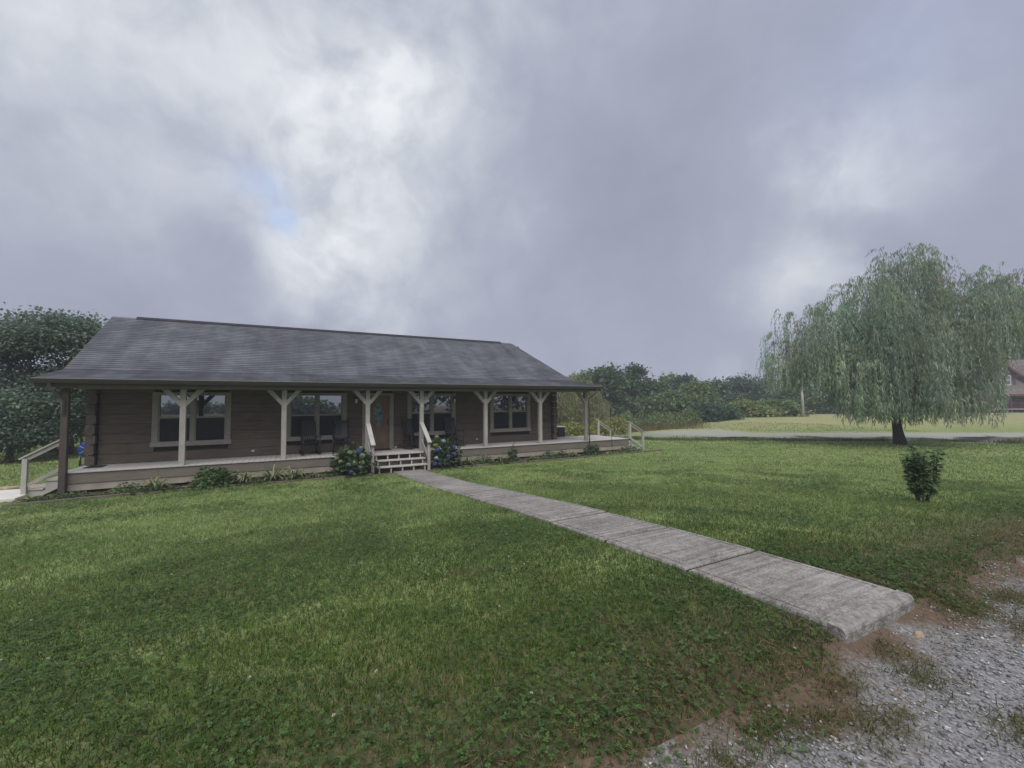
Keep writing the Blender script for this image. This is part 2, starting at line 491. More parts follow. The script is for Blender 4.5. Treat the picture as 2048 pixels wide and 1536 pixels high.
# ------------------------------------------------------------------ mesh helpers
def make_mesh(name, v, f, material, smooth=False, colors=None):
    me = bpy.data.meshes.new(name)
    v = np.asarray(v, dtype=np.float32)
    if isinstance(f, np.ndarray):
        nf, k = f.shape
        me.vertices.add(len(v))
        me.vertices.foreach_set('co', v.ravel())
        me.loops.add(nf * k)
        me.loops.foreach_set('vertex_index', f.astype(np.int32).ravel())
        me.polygons.add(nf)
        me.polygons.foreach_set('loop_start', np.arange(nf, dtype=np.int32) * k)
        me.update(calc_edges=True)
        me.validate()
    else:
        me.from_pydata([tuple(p) for p in v], [], [tuple(q) for q in f])
        me.update()
    if colors is not None:
        ca = me.color_attributes.new('col', 'FLOAT_COLOR', 'POINT')
        c = np.ones((len(v), 4), dtype=np.float32)
        c[:, :3] = colors
        ca.data.foreach_set('color', c.ravel())
    if smooth:
        me.polygons.foreach_set('use_smooth', np.ones(len(me.polygons), dtype=bool))
    me.materials.append(MATS[material] if isinstance(material, str) else material)
    return me


def add(name, me, parent=None, loc=None):
    o = bpy.data.objects.new(name, me)
    col.objects.link(o)
    if parent is not None:
        o.parent = parent
        if loc is None:
            o.matrix_parent_inverse = Matrix.Translation(-WORLD[parent.name])
            WORLD[o.name] = Vector((0, 0, 0)) if me is not None else Vector((0, 0, 0))
        else:
            o.location = loc
    elif loc is not None:
        o.location = loc
    WORLD.setdefault(o.name, Vector(loc) if loc is not None else Vector((0, 0, 0)))
    return o


WORLD = {}


def thing(name, label, cat, loc, group=None, rz=0.0):
    o = bpy.data.objects.new(name, None)
    o.empty_display_size = 0.2
    col.objects.link(o)
    o.location = loc
    o.rotation_euler = (0, 0, rz)
    o['label'], o['category'] = label, cat
    if group:
        o['group'] = group
    WORLD[o.name] = Vector(loc)
    return o


def tag(o, label, cat, group=None):
    o['label'], o['category'] = label, cat
    if group:
        o['group'] = group
    return o


def kind(o, k):
    o['kind'] = k
    return o


class MB:
    def __init__(s):
        s.v, s.f = [], []

    def add(s, v, f):
        o = len(s.v)
        s.v += [tuple(p) for p in v]
        s.f += [tuple(i + o for i in q) for q in f]
        return s

    def box(s, x0, x1, y0, y1, z0, z1, bev=0.0):
        if bev <= 0:
            v = [(x, y, z) for z in (z0, z1) for y in (y0, y1) for x in (x0, x1)]
            return s.add(v, [(0, 2, 3, 1), (4, 5, 7, 6), (0, 1, 5, 4), (2, 6, 7, 3), (0, 4, 6, 2), (1, 3, 7, 5)])
        b = min(bev, (x1 - x0) * .45, (y1 - y0) * .45, (z1 - z0) * .45)
        cx = ((x0, x1), (y0, y1), (z0, z1))
        idx, v = {}, []
        for i in (0, 1):
            for j in (0, 1):
                for k in (0, 1):
                    for a in range(3):
                        p = []
                        for ax, q in zip(range(3), (i, j, k)):
                            val = cx[ax][q]
                            if ax != a:
                                val += b if q == 0 else -b
                            p.append(val)
                        idx[(i, j, k, a)] = len(v)
                        v.append(p)
        f = []
        for a in range(3):
            o1, o2 = [q for q in range(3) if q != a]
            for q in (0, 1):
                ring = []
                for (c, d) in ((0, 0), (1, 0), (1, 1), (0, 1)):
                    key = [0, 0, 0]
                    key[a], key[o1], key[o2] = q, c, d
                    ring.append(idx[(*key, a)])
                f.append(ring)
        for a in range(3):      # edge along axis a
            o1, o2 = [q for q in range(3) if q != a]
            for c in (0, 1):
                for d in (0, 1):
                    k0, k1 = [0, 0, 0], [0, 0, 0]
                    k0[o1], k0[o2], k0[a] = c, d, 0
                    k1[o1], k1[o2], k1[a] = c, d, 1
                    f.append([idx[(*k0, o1)], idx[(*k1, o1)], idx[(*k1, o2)], idx[(*k0, o2)]])
        for i in (0, 1):
            for j in (0, 1):
                for k in (0, 1):
                    f.append([idx[(i, j, k, 0)], idx[(i, j, k, 1)], idx[(i, j, k, 2)]])
        return s.add(v, f)

    def bar(s, p, q, w, h, upv=(0, 0, 1)):
        """rectangular bar from p to q, w across, h along upv"""
        p, q, uv = Vector(p), Vector(q), Vector(upv)
        d = (q - p).normalized()
        sd_ = d.cross(uv).normalized()
        uu = sd_.cross(d).normalized()
        v = []
        for e in (p, q):
            for a, c in ((-1, -1), (1, -1), (1, 1), (-1, 1)):
                v.append(e + sd_ * (a * w / 2) + uu * (c * h / 2))
        return s.add(v, [(0, 1, 2, 3), (7, 6, 5, 4), (0, 4, 5, 1), (1, 5, 6, 2), (2, 6, 7, 3), (3, 7, 4, 0)])

    def tube(s, pts, rad, n=8, cap=True):
        pts = [Vector(p) for p in pts]
        if not hasattr(rad, '__len__'):
            rad = [rad] * len(pts)
        base = len(s.v)
        prev = None
        for i, p in enumerate(pts):
            d = (pts[min(i + 1, len(pts) - 1)] - pts[max(i - 1, 0)]).normalized()
            a = prev if prev is not None else Vector((1, 0, 0)) if abs(d.x) < 0.8 else Vector((0, 1, 0))
            a = (a - d * a.dot(d)).normalized()
            prev = a
            c = d.cross(a)
            for k in range(n):
                th = 2 * math.pi * k / n
                s.v.append(tuple(p + (a * math.cos(th) + c * math.sin(th)) * rad[i]))
        for i in range(len(pts) - 1):
            for k in range(n):
                a0, a1 = base + i * n + k, base + i * n + (k + 1) % n
                s.f.append((a0, a1, a1 + n, a0 + n))
        if cap:
            s.f.append(tuple(base + k for k in range(n))[::-1])
            s.f.append(tuple(base + (len(pts) - 1) * n + k for k in range(n)))
        return s

    def prism(s, poly, axis, a0, a1):
        """polygon in the two other axes, extruded along axis (0,1,2) from a0 to a1"""
        n = len(poly)
        v = []
        for a in (a0, a1):
            for (p, q) in poly:
                c = [p, q]
                c.insert(axis, a)
                v.append(c)
        f = [tuple(range(n)), tuple(range(2 * n - 1, n - 1, -1))]
        f += [(i, i + n, (i + 1) % n + n, (i + 1) % n) for i in range(n)]
        return s.add(v, f)

    def mesh(s, name, m, smooth=False):
        return make_mesh(name, s.v, s.f, m, smooth)


def part(name, mb, m, parent, smooth=False):
    return add(name, mb.mesh(name, m, smooth), parent)


# value noise on the plane
_grid = rng.random((256, 256))


def vnoise(x, y, s):
    x, y = np.asarray(x) * s + 91.3, np.asarray(y) * s + 47.7
    xi, yi = np.floor(x).astype(int), np.floor(y).astype(int)
    fx, fy = x - xi, y - yi
    fx, fy = fx * fx * (3 - 2 * fx), fy * fy * (3 - 2 * fy)
    g = lambda a, b_: _grid[a % 256, b_ % 256]
    return (g(xi, yi) * (1 - fx) + g(xi + 1, yi) * fx) * (1 - fy) + (g(xi, yi + 1) * (1 - fx) + g(xi + 1, yi + 1) * fx) * fy


def fbm(x, y, s):
    return vnoise(x, y, s) * .5 + vnoise(x, y, s * 2.1) * .27 + vnoise(x, y, s * 4.3) * .15 + vnoise(x, y, s * 9.1) * .08


def sstep(a, b_, x):
    t_ = np.clip((np.asarray(x, dtype=float) - a) / (b_ - a), 0, 1)
    return t_ * t_ * (3 - 2 * t_)


# ------------------------------------------------------------------ terrain
FU, FV = np.array([0.468, 0.884]), np.array([0.884, -0.468])   # u: from the drive towards the woods, v: along the pond


def world_uv(u, v):
    return np.array([CAM[0] + u * FU[0] + v * FV[0], CAM[1] + u * FU[1] + v * FV[1]])


POND_UV = [(27.8, 4.5), (27.3, 9), (26.2, 14.7), (25.6, 20.5), (24.8, 24), (23.2, 28), (21.3, 36), (20, 48),
           (31, 52), (31.6, 38), (32.4, 30), (33.1, 22.6), (33.6, 19.2), (37.6, 18.4), (37.2, 14.2), (33.5, 9.5), (30, 5.0)]
POND = np.array([world_uv(u, v) for u, v in POND_UV])
WATER_Z = -0.75


def poly_sd(x, y, P):
    """signed distance to polygon, negative inside"""
    x, y = np.asarray(x, float), np.asarray(y, float)
    d = np.full(x.shape, 1e9)
    ins = np.zeros(x.shape, bool)
    n = len(P)
    for i in range(n):
        ax, ay = P[i]
        bx, by = P[(i + 1) % n]
        ex, ey = bx - ax, by - ay
        tt = np.clip(((x - ax) * ex + (y - ay) * ey) / (ex * ex + ey * ey), 0, 1)
        d = np.minimum(d, np.hypot(x - ax - tt * ex, y - ay - tt * ey))
        c = ((ay > y) != (by > y)) & (x < (bx - ax) * (y - ay) / (by - ay + 1e-12) + ax)
        ins ^= c
    return np.where(ins, -d, d)


WK_Y = [0.9, 3.0, 5.0, 7.0, 9.0, 10.3, 11.5, 12.64, 13.9]
WK_Z = [-.55, -.43, -.30, -.14, .03, .115, .19, .24, .27]


def terrain(x, y):
    x, y = np.asarray(x, float), np.asarray(y, float)
    u = (x - CAM[0]) * FU[0] + (y - CAM[1]) * FU[1]
    v = (x - CAM[0]) * FV[0] + (y - CAM[1]) * FV[1]
    z = np.interp(-y, WK_Y, WK_Z) - 0.04
    z = z + (0.125 - z) * sstep(13.66, 13.98, -y)
    fall = np.clip((x - 10.2) / 15.0, 0, 1) ** 1.1 * sstep(-18, -12, y)
    z = z * (1 - fall) + (-0.56) * fall
    far = sstep(30, 46, u)
    hill = sstep(15, 24, v)
    zf = -0.66 + 0.40 * hill + 0.25 * sstep(60, 110, u)
    z = z * (1 - far) + zf * far
    # the mown rise beyond the pond
    z = z + 0.28 * np.exp(-((u - 43) / 7.0) ** 2) * sstep(17, 30, v)
    sdp = poly_sd(x, y, POND)
    bank = sstep(0.0, 5.0, sdp)
    z = np.where(sdp > 0, (WATER_Z + 0.06) * (1 - bank) + z * bank, WATER_Z + 0.06 - 0.6 * sstep(0, 2.0, -sdp))
    z = z + (fbm(x, y, 0.5) - 0.5) * 0.06 * sstep(10, 20, np.hypot(x - CAM[0], y - CAM[1])) * (sdp > 0.3)
    return z


def axis(lo, hi, fine_lo, fine_hi, step, grow=1.25):
    a = list(np.arange(fine_lo, fine_hi + 1e-6, step))
    s, p = step, fine_hi
    while p < hi:
        s *= grow
        p += s
        a.append(p)
    s, p = step, fine_lo
    while p > lo:
        s *= grow
        p -= s
        a.insert(0, p)
    return np.array(a)


gx = axis(-900, 900, -12, 62, 0.6)
gy = axis(-900, 1100, -17, 42, 0.45)
gy = np.unique(np.concatenate([gy[(gy < -14.15) | (gy > -13.4)], np.arange(-14.1, -13.42, 0.07)]))
GX, GY = np.meshgrid(gx, gy)
GZ = terrain(GX, GY)
nx, ny = len(gx), len(gy)
I = np.arange(nx * ny).reshape(ny, nx)
quads = np.stack([I[:-1, :-1], I[:-1, 1:], I[1:, 1:], I[1:, :-1]], -1).reshape(-1, 4)
ground = kind(add('ground', make_mesh('ground', np.stack([GX, GY, GZ], -1).reshape(-1, 3), quads, 'lawn', True)), 'structure')

# water surface
pc = POND.mean(0)
pv = [(*(pc + (p - pc) * 1.06), WATER_Z) for p in POND]
pond = kind(add('pond', make_mesh('pond', pv, [tuple(range(len(pv)))], 'pond_water')), 'structure')

# driveway of gravel the camera stands on
dxs = np.arange(-40, 60.01, 0.25)
dys_n = 26
dv, df_ = [], []
for i, x in enumerate(dxs):
    edge = -13.80 + (fbm(x, 3.0, 0.9) - 0.5) * 0.5 + (vnoise(x, 9.0, 5.0) - 0.5) * 0.16
    if 8.1 < x < 9.7:
        edge = max(edge, -13.80)
    for j in range(dys_n):
        y = edge + (-19.5 - edge) * (j / (dys_n - 1)) ** 1.6
        dv.append((x, y, 0.0))
dv = np.array(dv)
dv[:, 2] = terrain(dv[:, 0], dv[:, 1]) + 0.012
for i in range(len(dxs) - 1):
    for j in range(dys_n - 1):
        a = i * dys_n + j
        df_.append((a, a + 1, a + dys_n + 1, a + dys_n))
driveway = kind(add('driveway', make_mesh('driveway', dv, df_, 'driveway', True)), 'structure')

# ------------------------------------------------------------------ concrete walk: eleven slabs with tooled margins
WX0, WX1 = 8.40, 9.405


def wz(y):
    return float(np.interp(-y, WK_Y, WK_Z))


def slab_mesh(x0, x1, y0, y1, zf, depth=0.17, first=False):
    ins_ = [(0.0, -depth), (0.0, -0.026), (0.008, -0.010), (0.022, 0.0), (0.054, -0.001), (0.058, -0.014), (0.072, -0.014), (0.077, 0.0)]
    v, f = [], []
    for k, (i, dz) in enumerate(ins_):
        fr = i * (1.8 if first and k >= 3 else 1.0)
        jt = 0.006
        for (x, y) in ((x0 + i, y0 + fr), (x1 - i, y0 + fr), (x1 - i, y1 - i * (0.45 if k >= 4 else 1)), (x0 + i, y1 - i * (0.45 if k >= 4 else 1))):
            v.append((x, y, zf(y) + dz))
    for k in range(len(ins_) - 1):
        for c in range(4):
            d = (c + 1) % 4
            f.append((k * 4 + c, k * 4 + d, k * 4 + 4 + d, k * 4 + 4 + c))
    e = (len(ins_) - 1) * 4
    f.append((e, e + 1, e + 2, e + 3))
    return v, f


mat('joint_dark', (0.022, 0.02, 0.016), 1.0, 0.4, 20)
mat('lip_concrete', (0.265, 0.257, 0.243), 0.95, 0.4, 22, bump=0.7, bscale=60, dirt=0.35, dscale=9)
walkway = bpy.data.objects.new('walkway', None)
col.objects.link(walkway)
walkway.location = (8.9, -13.8, 0)
walkway['kind'] = 'structure'
WORLD['walkway'] = Vector((8.9, -13.8, 0))
yj = [-13.745, -12.64, -11.55, -10.42, -9.24, -8.06, -6.9, -5.6, -4.4, -3.2, -2.05, -0.62]
for i in range(len(yj) - 1):
    off = (0, .003, -.004, .006, -.002, .004, 0, -.003, .005, 0, .002)[i]
    v, f = slab_mesh(WX0 + off, WX1 + off * .5, yj[i] + (.011 if i <= 1 else .018), yj[i + 1] - (.011 if i == 0 else .018), lambda y, o=off: wz(y) + o, first=(i == 0))
    add('slab', make_mesh('slab', v, f, 'concrete'), walkway)
for y in yj[1:-1]:      # near-black filler strips so the joints between slabs read as dark lines
    jm = MB()
    hw_ = .0105 if y < -12 else .0175
    jm.box(WX0 + .004, WX1 - .004, y - hw_, y + hw_, wz(y) - .15, wz(y) - .016)
    part('joint', jm, 'joint_dark', walkway)
# worn rounded nosing across the near end
v, f = [], []
npr = [(-13.735, -.18), (-13.735, .000), (-13.765, .003), (-13.82, .001), (-13.836, -.010), (-13.846, -.030), (-13.85, -.18)]
xs = np.linspace(WX0 + .002, WX1 - .002, 25)
for i, x in enumerate(xs):
    wob = (vnoise(x, 1.0, 11.0) - .5) * .011
    rnd = .012 * max(0, 1 - min(i, 24 - i) / 1.5)
    for k, (y, dz) in enumerate(npr):
        v.append((x, y + (wob + rnd) * (k >= 2), wz(-13.8) + dz - (abs(wob) * .6 + rnd * .5) * (2 <= k <= 5)))
for i in range(24):
    for k in range(6):
        a = i * 7 + k
        f.append((a, a + 7, a + 8, a + 1))
f += [tuple(range(7)), tuple(range(24 * 7 + 6, 24 * 7 - 1, -1))]
add('nosing', make_mesh('nosing', v, f, 'lip_concrete'), walkway)

# ------------------------------------------------------------------ the log house
house = thing('log_house', 'long brown log house with grey shingle roof and full front porch', 'house', (8.3, 1.5, -0.59))
YW = 1.45                  # face of the front wall
ZB = 2.2                   # underside of the porch beam
RIDGE_Y, RIDGE_Z = 5.0, 5.0
KY, KZ = 1.2, 2.785
EY, EZ = -0.35, 2.45
XL, XR = 0.10, 16.42
BY = 2 * RIDGE_Y - YW      # back wall

# openings in the front wall: x0, x1, z0, z1
WINS = [(1.54, 3.58, 0.47, 2.15), (5.17, 7.17, 0.47, 2.15), (9.42, 11.44, 0.47, 2.15), (13.04, 15.06, 0.47, 2.15)]
DOOR = (7.72, 8.89, 0.0, 2.15)
wall = MB()
wall.box(XL + .12, XR - .12, YW + 0.10, YW + 0.22, -0.45, 2.75)
wall.box(XL + .12, XR - .12, BY - 0.22, BY - 0.10, -0.45, 2.75)
wall.box(XL + .12, XL + .24, YW + .22, BY - .22, -0.45, 2.75)
wall.box(XR - .24, XR - .12, YW + .22, BY - .22, -0.45, 2.75)
wall_o = part('wall', wall, 'chinking', house)
CH = 0.2985


def log_piece(x0, x1, z0, z1):
    h = z1 - z0
    m_ = MB()
    # milled log: flat face with chamfered lips
    c, g = 0.010, 0.002
    prof = [(YW + 0.10, z0 + g), (YW + c, z0 + g), (YW, z0 + g + c), (YW, z1 - g - c), (YW + c, z1 - g), (YW + 0.10, z1 - g)]
    m_.prism(prof, 0, x0, x1)
    return m_


spans_all = sorted([(w[0] + .06, w[1] - .06, w[2], w[3]) for w in WINS] + [(DOOR[0] + .06, DOOR[1] - .06, DOOR[2], DOOR[3])])
for k in range(8):
    z0, z1 = k * CH, min((k + 1) * CH, 2.35)
    cuts, xcur, segs = [s_ for s_ in spans_all if s_[2] + 0.10 < z1 and s_[3] - 0.02 > z0], XL + 0.22, []
    for s_ in cuts:
        segs.append((xcur, s_[0]))
        xcur = s_[1]
    segs.append((xcur, XR - 0.22))
    for a, b_ in segs:
        part('log', log_piece(a, b_, z0, z1), 'log', wall_o)
    # stacked butt ends of the end-wall logs at both corners
    for xc, sg in ((XL + 0.08, -1), (XR - 0.07, 1)):
        w_, out = 0.105, (0.0, 0.035)[k % 2]
        e = MB()
        prof = [(-w_, z0 + .045), (-w_ + .03, z0 + .012), (w_ - .03, z0 + .012), (w_, z0 + .045), (w_, z1 - .05), (w_ - .035, z1 - .006), (-w_ + .035, z1 - .006), (-w_, z1 - .05)]
        e.prism([(xc + p + sg * out * .4, q) for p, q in prof], 1, YW - 0.13 - out * .5, YW + 0.30)
        part('log_end', e, 'log_end', wall_o)
        sl = MB()
        sl.prism([(xc - .09, z0 + .006), (xc + .09, z0 + .006), (xc + .09, z1 - .006), (xc - .09, z1 - .006)], 1, YW + 0.305, BY)
        part('log', sl, 'log', wall_o)
# gable boards under the roof at the left end
for xg in (XL + .03, XR - .05):
    g = MB()
    g.prism([(YW, 2.40), (BY, 2.40), (BY - .8, 2.72), (RIDGE_Y, RIDGE_Z - .14), (YW + .8, 2.72)], 0, xg, xg + .06)
    part('gable', g, 'log', house)

# windows: casing with a deep sill board, four panes, the lower two behind dark insect screens
for w in WINS:
    x0, x1, z0, z1 = w
    cw = 0.155
    yf = YW - 0.035
    c = MB()
    c.box(x0, x0 + cw, yf, YW + .12, z0 + .14, z1, .006)
    c.box(x1 - cw, x1, yf, YW + .12, z0 + .14, z1, .006)
    c.box(x0 + cw, x1 - cw, yf, YW + .12, z1 - .10, z1, .006)
    wo_ = part('window', c, 'trim', house)
    si = MB()
    si.box(x0 - .03, x1 + .03, yf - .012, YW + .12, z0 - .02, z0 + .138, .008)
    part('sill', si, 'trim', wo_)
    xm = (x0 + x1) / 2
    mu = MB()
    mu.box(xm - .055, xm + .055, yf + .012, YW + .12, z0 + .138, z1 - .10, .004)
    part('mullion', mu, 'trim', wo_)
    zr = z0 + .14 + (z1 - .10 - z0 - .14) * 0.515
    for a, b_ in ((x0 + cw, xm - .055), (xm + .055, x1 - cw)):
        sa = MB()
        sa.box(a, b_, yf + .035, YW + .09, zr - .028, zr + .028, .004)
        sa.box(a, a + .03, yf + .04, YW + .09, z0 + .138, zr - .028)
        sa.box(b_ - .03, b_, yf + .04, YW + .09, z0 + .138, zr - .028)
        sa.box(a, a + .03, yf + .04, YW + .09, zr + .028, z1 - .10)
        sa.box(b_ - .03, b_, yf + .04, YW + .09, zr + .028, z1 - .10)
        part('sash', sa, 'trim', wo_)
        p = MB()
        p.box(a + .03, b_ - .03, YW + .055, YW + .062, zr + .028, z1 - .10)
        part('pane', p, 'window_glass', wo_)
        p = MB()
        p.box(a + .03, b_ - .03, YW + .03, YW + .034, z0 + .138, zr - .028)
        part('screen', p, 'screen', wo_)

# front door with an oval leaded light and a raised lower panel
dx0, dx1 = DOOR[0] + .165, DOOR[1] - .165
d = MB()
d.box(dx0, dx1, YW + .03, YW + .075, 0.02, 2.02, .004)
door = part('door', d, 'door_wood', house)
cs = MB()
cs.box(DOOR[0], dx0 - .004, YW - .035, YW + .12, 0.0, 2.15, .006)
cs.box(dx1 + .004, DOOR[1], YW - .035, YW + .12, 0.0, 2.15, .006)
cs.box(dx0 - .004, dx1 + .004, YW - .033, YW + .12, 2.03, 2.15, .006)
part('casing', cs, 'trim', door)
dxm = (dx0 + dx1) / 2


def ring(cx, cz, ra, rb, ra2, rb2, y0, y1, n=36):
    v, f = [], []
    for (a, b_, y) in ((ra, rb, y1), (ra, rb, y0), (ra2, rb2, y0), (ra2, rb2, y1)):
        for k in range(n):
            th = 2 * math.pi * k / n
            v.append((cx + a * math.cos(th), y, cz + b_ * math.sin(th)))
    for r_ in range(3):
        for k in range(n):
            f.append((r_ * n + k, r_ * n + (k + 1) % n, (r_ + 1) * n + (k + 1) % n, (r_ + 1) * n + k))
    return v, f


ov = MB()
ov.add(*ring(dxm, 1.33, 0.215, 0.52, 0.165, 0.47, YW + .012, YW + .03))
part('oval_frame', ov, 'door_wood', door)
og = MB()
og.add([(dxm + .17 * math.cos(2 * math.pi * k / 36), YW + .024, 1.33 + .475 * math.sin(2 * math.pi * k / 36)) for k in range(36)], [tuple(range(36))])
part('oval_glass', og, 'leaded_glass', door)
for a, b_ in ((dx0 + .09, dxm - .03), (dxm + .03, dx1 - .09)):
    pn = MB()
    prof = [(a, .16), (b_, .16), (b_, .62 + (.10 if a > dxm else 0)), ((a + b_) / 2, .70), (a, .62 + (.0 if a > dxm else .10))]
    pn.prism([(p, q) for p, q in prof], 1, YW + .016, YW + .03)
    pn.prism([(p + (.05 if p < (a + b_) / 2 - .01 else -.05 if p > (a + b_) / 2 + .01 else 0), q + (.05 if q < .3 else -.05)) for p, q in prof], 1, YW + .008, YW + .016)
    part('panel', pn, 'door_wood', door)
hd = MB()
hd.box(dx1 - .085, dx1 - .045, YW + .012, YW + .03, .92, 1.14, .004)
hd.tube([(dx1 - .065, YW + .02, 1.1), (dx1 - .065, YW - .03, 1.08), (dx1 - .065, YW - .03, .98), (dx1 - .065, YW + .02, .96)], .011, 6)
part('handle', hd, 'black_metal', door)
th = MB()
th.box(dx0, dx1, YW - .05, YW + .12, -.002, .019)
part('threshold', th, 'stair_dark', door)

# deck planks laid front to back, skirt and base boards, joists' shadow gap below
deck = MB()
deck.box(0.03, 19.67, 0.06, YW + .1, -.12, -.034)
deck.box(16.62, 19.67, YW + .1, 2.42, -.12, -.034)
deck_o = part('deck', deck, 'stair_dark', house)
pw = 0.1445
short = MB().box(0, pw - .006, -0.03, YW + 0.0, -.032, 0.0, .003).mesh('plank', 'deck')
longm = MB().box(0, pw - .006, -0.03, 2.47, -.032, 0.0, .003).mesh('plank', 'deck')
for i in range(136):
    o = bpy.data.objects.new('plank', longm if i * pw > 16.62 else short)
    col.objects.link(o)
    o.parent = deck_o
    o.location = (i * pw + 0.01, 0, (0, .0015, -.001, .001)[i % 4])
for a, b_ in ((0.0, 4.9), (4.905, 9.8), (9.805, 14.7), (14.705, 19.68)):
    sk = MB()
    sk.box(a, b_, 0.0, 0.05, -.31, -.034, .004)
    part('skirt_board', sk, 'skirt', deck_o)
    bb = MB()
    bb.box(a, b_, 0.022, 0.05, -.50, -.312, .003)
    part('base_board', bb, 'base_board', deck_o)
for (x0, x1, y0, y1) in ((0.0, 0.045, .052, YW), (19.635, 19.68, .052, 2.44), (16.7, 19.63, 2.40, 2.44)):
    sk = MB()
    sk.box(x0, x1, y0, y1, -.31, -.034, .004)
    part('skirt_board', sk, 'skirt', deck_o)
    bb = MB()
    bb.box(x0 + .004, x1 - .004, y0 + .002, y1 - .004, -.52, -.312)
    part('base_board', bb, 'base_board', deck_o)

# porch posts with knee braces
PX = [0.117, 2.547, 5.138, 7.704, 9.617, 12.208, 14.768, 17.204]
for i, x in enumerate(PX):
    ends = i in (0, 7)
    pm = 'brown_paint' if i == 0 else ('post_paint' if not ends else 'trim')
    m_ = MB()
    m_.box(x - .072, x + .072, 0.035, 0.179, (-.58 if i == 0 else 0.0), ZB, .008)
    if i == 0:      # the brown corner post stands out in front of the deck, down to the ground
        m_ = MB().box(x - .075, x + .065, -0.14, -0.004, -.60, ZB, .008)
    po = part('post', m_, pm, house)
    for s_ in (-1, 1):
        if (i == 0 and s_ < 0) or (i == 7 and s_ > 0):
            continue
        if i == 0:
            continue
        bm_ = MB()
        h_ = 0.43
        a, b_ = x + s_ * .06, x + s_ * (.06 + h_ - .02)
        wv = .125
        prof = [(x + s_ * .073, 1.70), (x + s_ * (.073 + h_), ZB - .01), (x + s_ * (.073 + h_ - wv * 1.35), ZB - .01), (x + s_ * .073, 1.70 + wv * 1.4)]
        bm_.prism(prof, 1, 0.045, 0.165)
        part('brace', bm_, pm, po)
pl = MB()
pl.box(9.617 - .04, 9.617 + .04, 0.018, 0.034, 1.61, 1.72, .003)
plaque = part('plaque', pl, 'white_plastic', house)
lt = MB()
for (x0, x1, z0, z1) in ((-.024, -.012, 1.63, 1.70), (.0, .026, 1.69, 1.70), (.0, .01, 1.665, 1.69), (.0, .026, 1.66, 1.667), (.018, .026, 1.638, 1.66), (.0, .026, 1.63, 1.638)):
    lt.box(9.617 + x0, 9.617 + x1, 0.0145, 0.017, z0, z1)
part('plaque_mark', lt, 'chair_black', plaque)

# beam, roof, fascia, gutters
bmv = MB()
bmv.box(-0.05, 17.36, 0.03, 0.185, ZB, ZB + .20, .005)
part('beam', bmv, 'trim', house)


def roof_edge(s_):
    """(y, z, xl, xr) along the front slope, s_ from eave 0 to ridge 1"""
    pts = [(EY, EZ, -0.40, 17.74), (KY, KZ, -0.37, 17.27), (RIDGE_Y, RIDGE_Z, -0.47, 15.97)]
    l1 = math.hypot(KY - EY, KZ - EZ)
    l2 = math.hypot(RIDGE_Y - KY, RIDGE_Z - KZ)
    d_ = s_ * (l1 + l2)
    if d_ <= l1:
        a, b_, t_ = pts[0], pts[1], d_ / l1
    else:
        a, b_, t_ = pts[1], pts[2], (d_ - l1) / l2
    return [p + (q - p) * t_ for p, q in zip(a, b_)]


l1 = math.hypot(KY - EY, KZ - EZ)
l2 = math.hypot(RIDGE_Y - KY, RIDGE_Z - KZ)
cuts = [i * 0.1445 / (l1 + l2) for i in range(int((l1 + l2) / 0.1445))] + [1.0]
kcut = l1 / (l1 + l2)
cuts = sorted(set([c for c in cuts if abs(c - kcut) > .008] + [kcut]))
v, f = [], []
nseg = 60
for i in range(len(cuts) - 1):
    a, b_ = roof_edge(cuts[i]), roof_edge(cuts[i + 1])
    base = len(v)
    for s_ in range(nseg + 1):
        t_ = s_ / nseg
        jig = (random.random() - .5) * .006
        v.append((a[2] + (a[3] - a[2]) * t_, a[0] - .004, a[1] + .004))
        v.append((a[2] + (a[3] - a[2]) * t_, a[0] - .004 + jig, a[1] + .020))
        v.append((b_[2] + (b_[3] - b_[2]) * t_, b_[0], b_[1] + .004))
    for s_ in range(nseg):
        q = base + s_ * 3
        f.append((q, q + 3, q + 4, q + 1))
        f.append((q + 1, q + 4, q + 5, q + 2))
roof_o = add('roof', make_mesh('roof', v, f, 'shingle'), house)
# back slope, hipped end on the right, underside
rl, rr_ = -0.47, 15.97
bk = MB()
ez, by_e, by_k = EZ, 2 * RIDGE_Y - EY, 2 * RIDGE_Y - KY
bk.add([(rl, RIDGE_Y, RIDGE_Z), (rr_, RIDGE_Y, RIDGE_Z), (17.27, by_k, KZ), (-.37, by_k, KZ), (17.74, by_e, EZ), (-.40, by_e, EZ)], [(0, 3, 2, 1), (3, 5, 4, 2)])
bk.add([(rr_, RIDGE_Y, RIDGE_Z), (17.27, KY, KZ), (17.27, by_k, KZ), (17.74, EY, EZ), (17.74, by_e, EZ)], [(0, 1, 2), (1, 3, 4, 2)])
part('back_slope', bk, 'shingle', roof_o)
rv = MB()
rv.prism([(RIDGE_Y - .16, RIDGE_Z - .05), (RIDGE_Y, RIDGE_Z + .055), (RIDGE_Y + .16, RIDGE_Z - .05), (RIDGE_Y, RIDGE_Z + .0)], 0, 0.22, 15.33)
part('ridge_vent', rv, 'ridge_cap', roof_o)
sf = MB()
sf.box(-.36, 17.5, EY + .03, YW + .1, ZB + .16, ZB + .19)
part('soffit', sf, 'soffit', roof_o)
fa = MB()
fa.box(-.39, 17.73, EY + .01, EY + .045, EZ - .21, EZ - .002)
part('fascia', fa, 'brown_paint', roof_o)
fa = MB()
for q0, q1 in (((EY, EZ), (KY, KZ)), ((KY, KZ), (RIDGE_Y, RIDGE_Z))):
    fa.bar((-.385, q0[0], q0[1] - .08), (-.385 if q1[0] < 3 else -.455, q1[0], q1[1] - .08), .03, .15)
part('rake_board', fa, 'brown_paint', roof_o)
gu = MB()
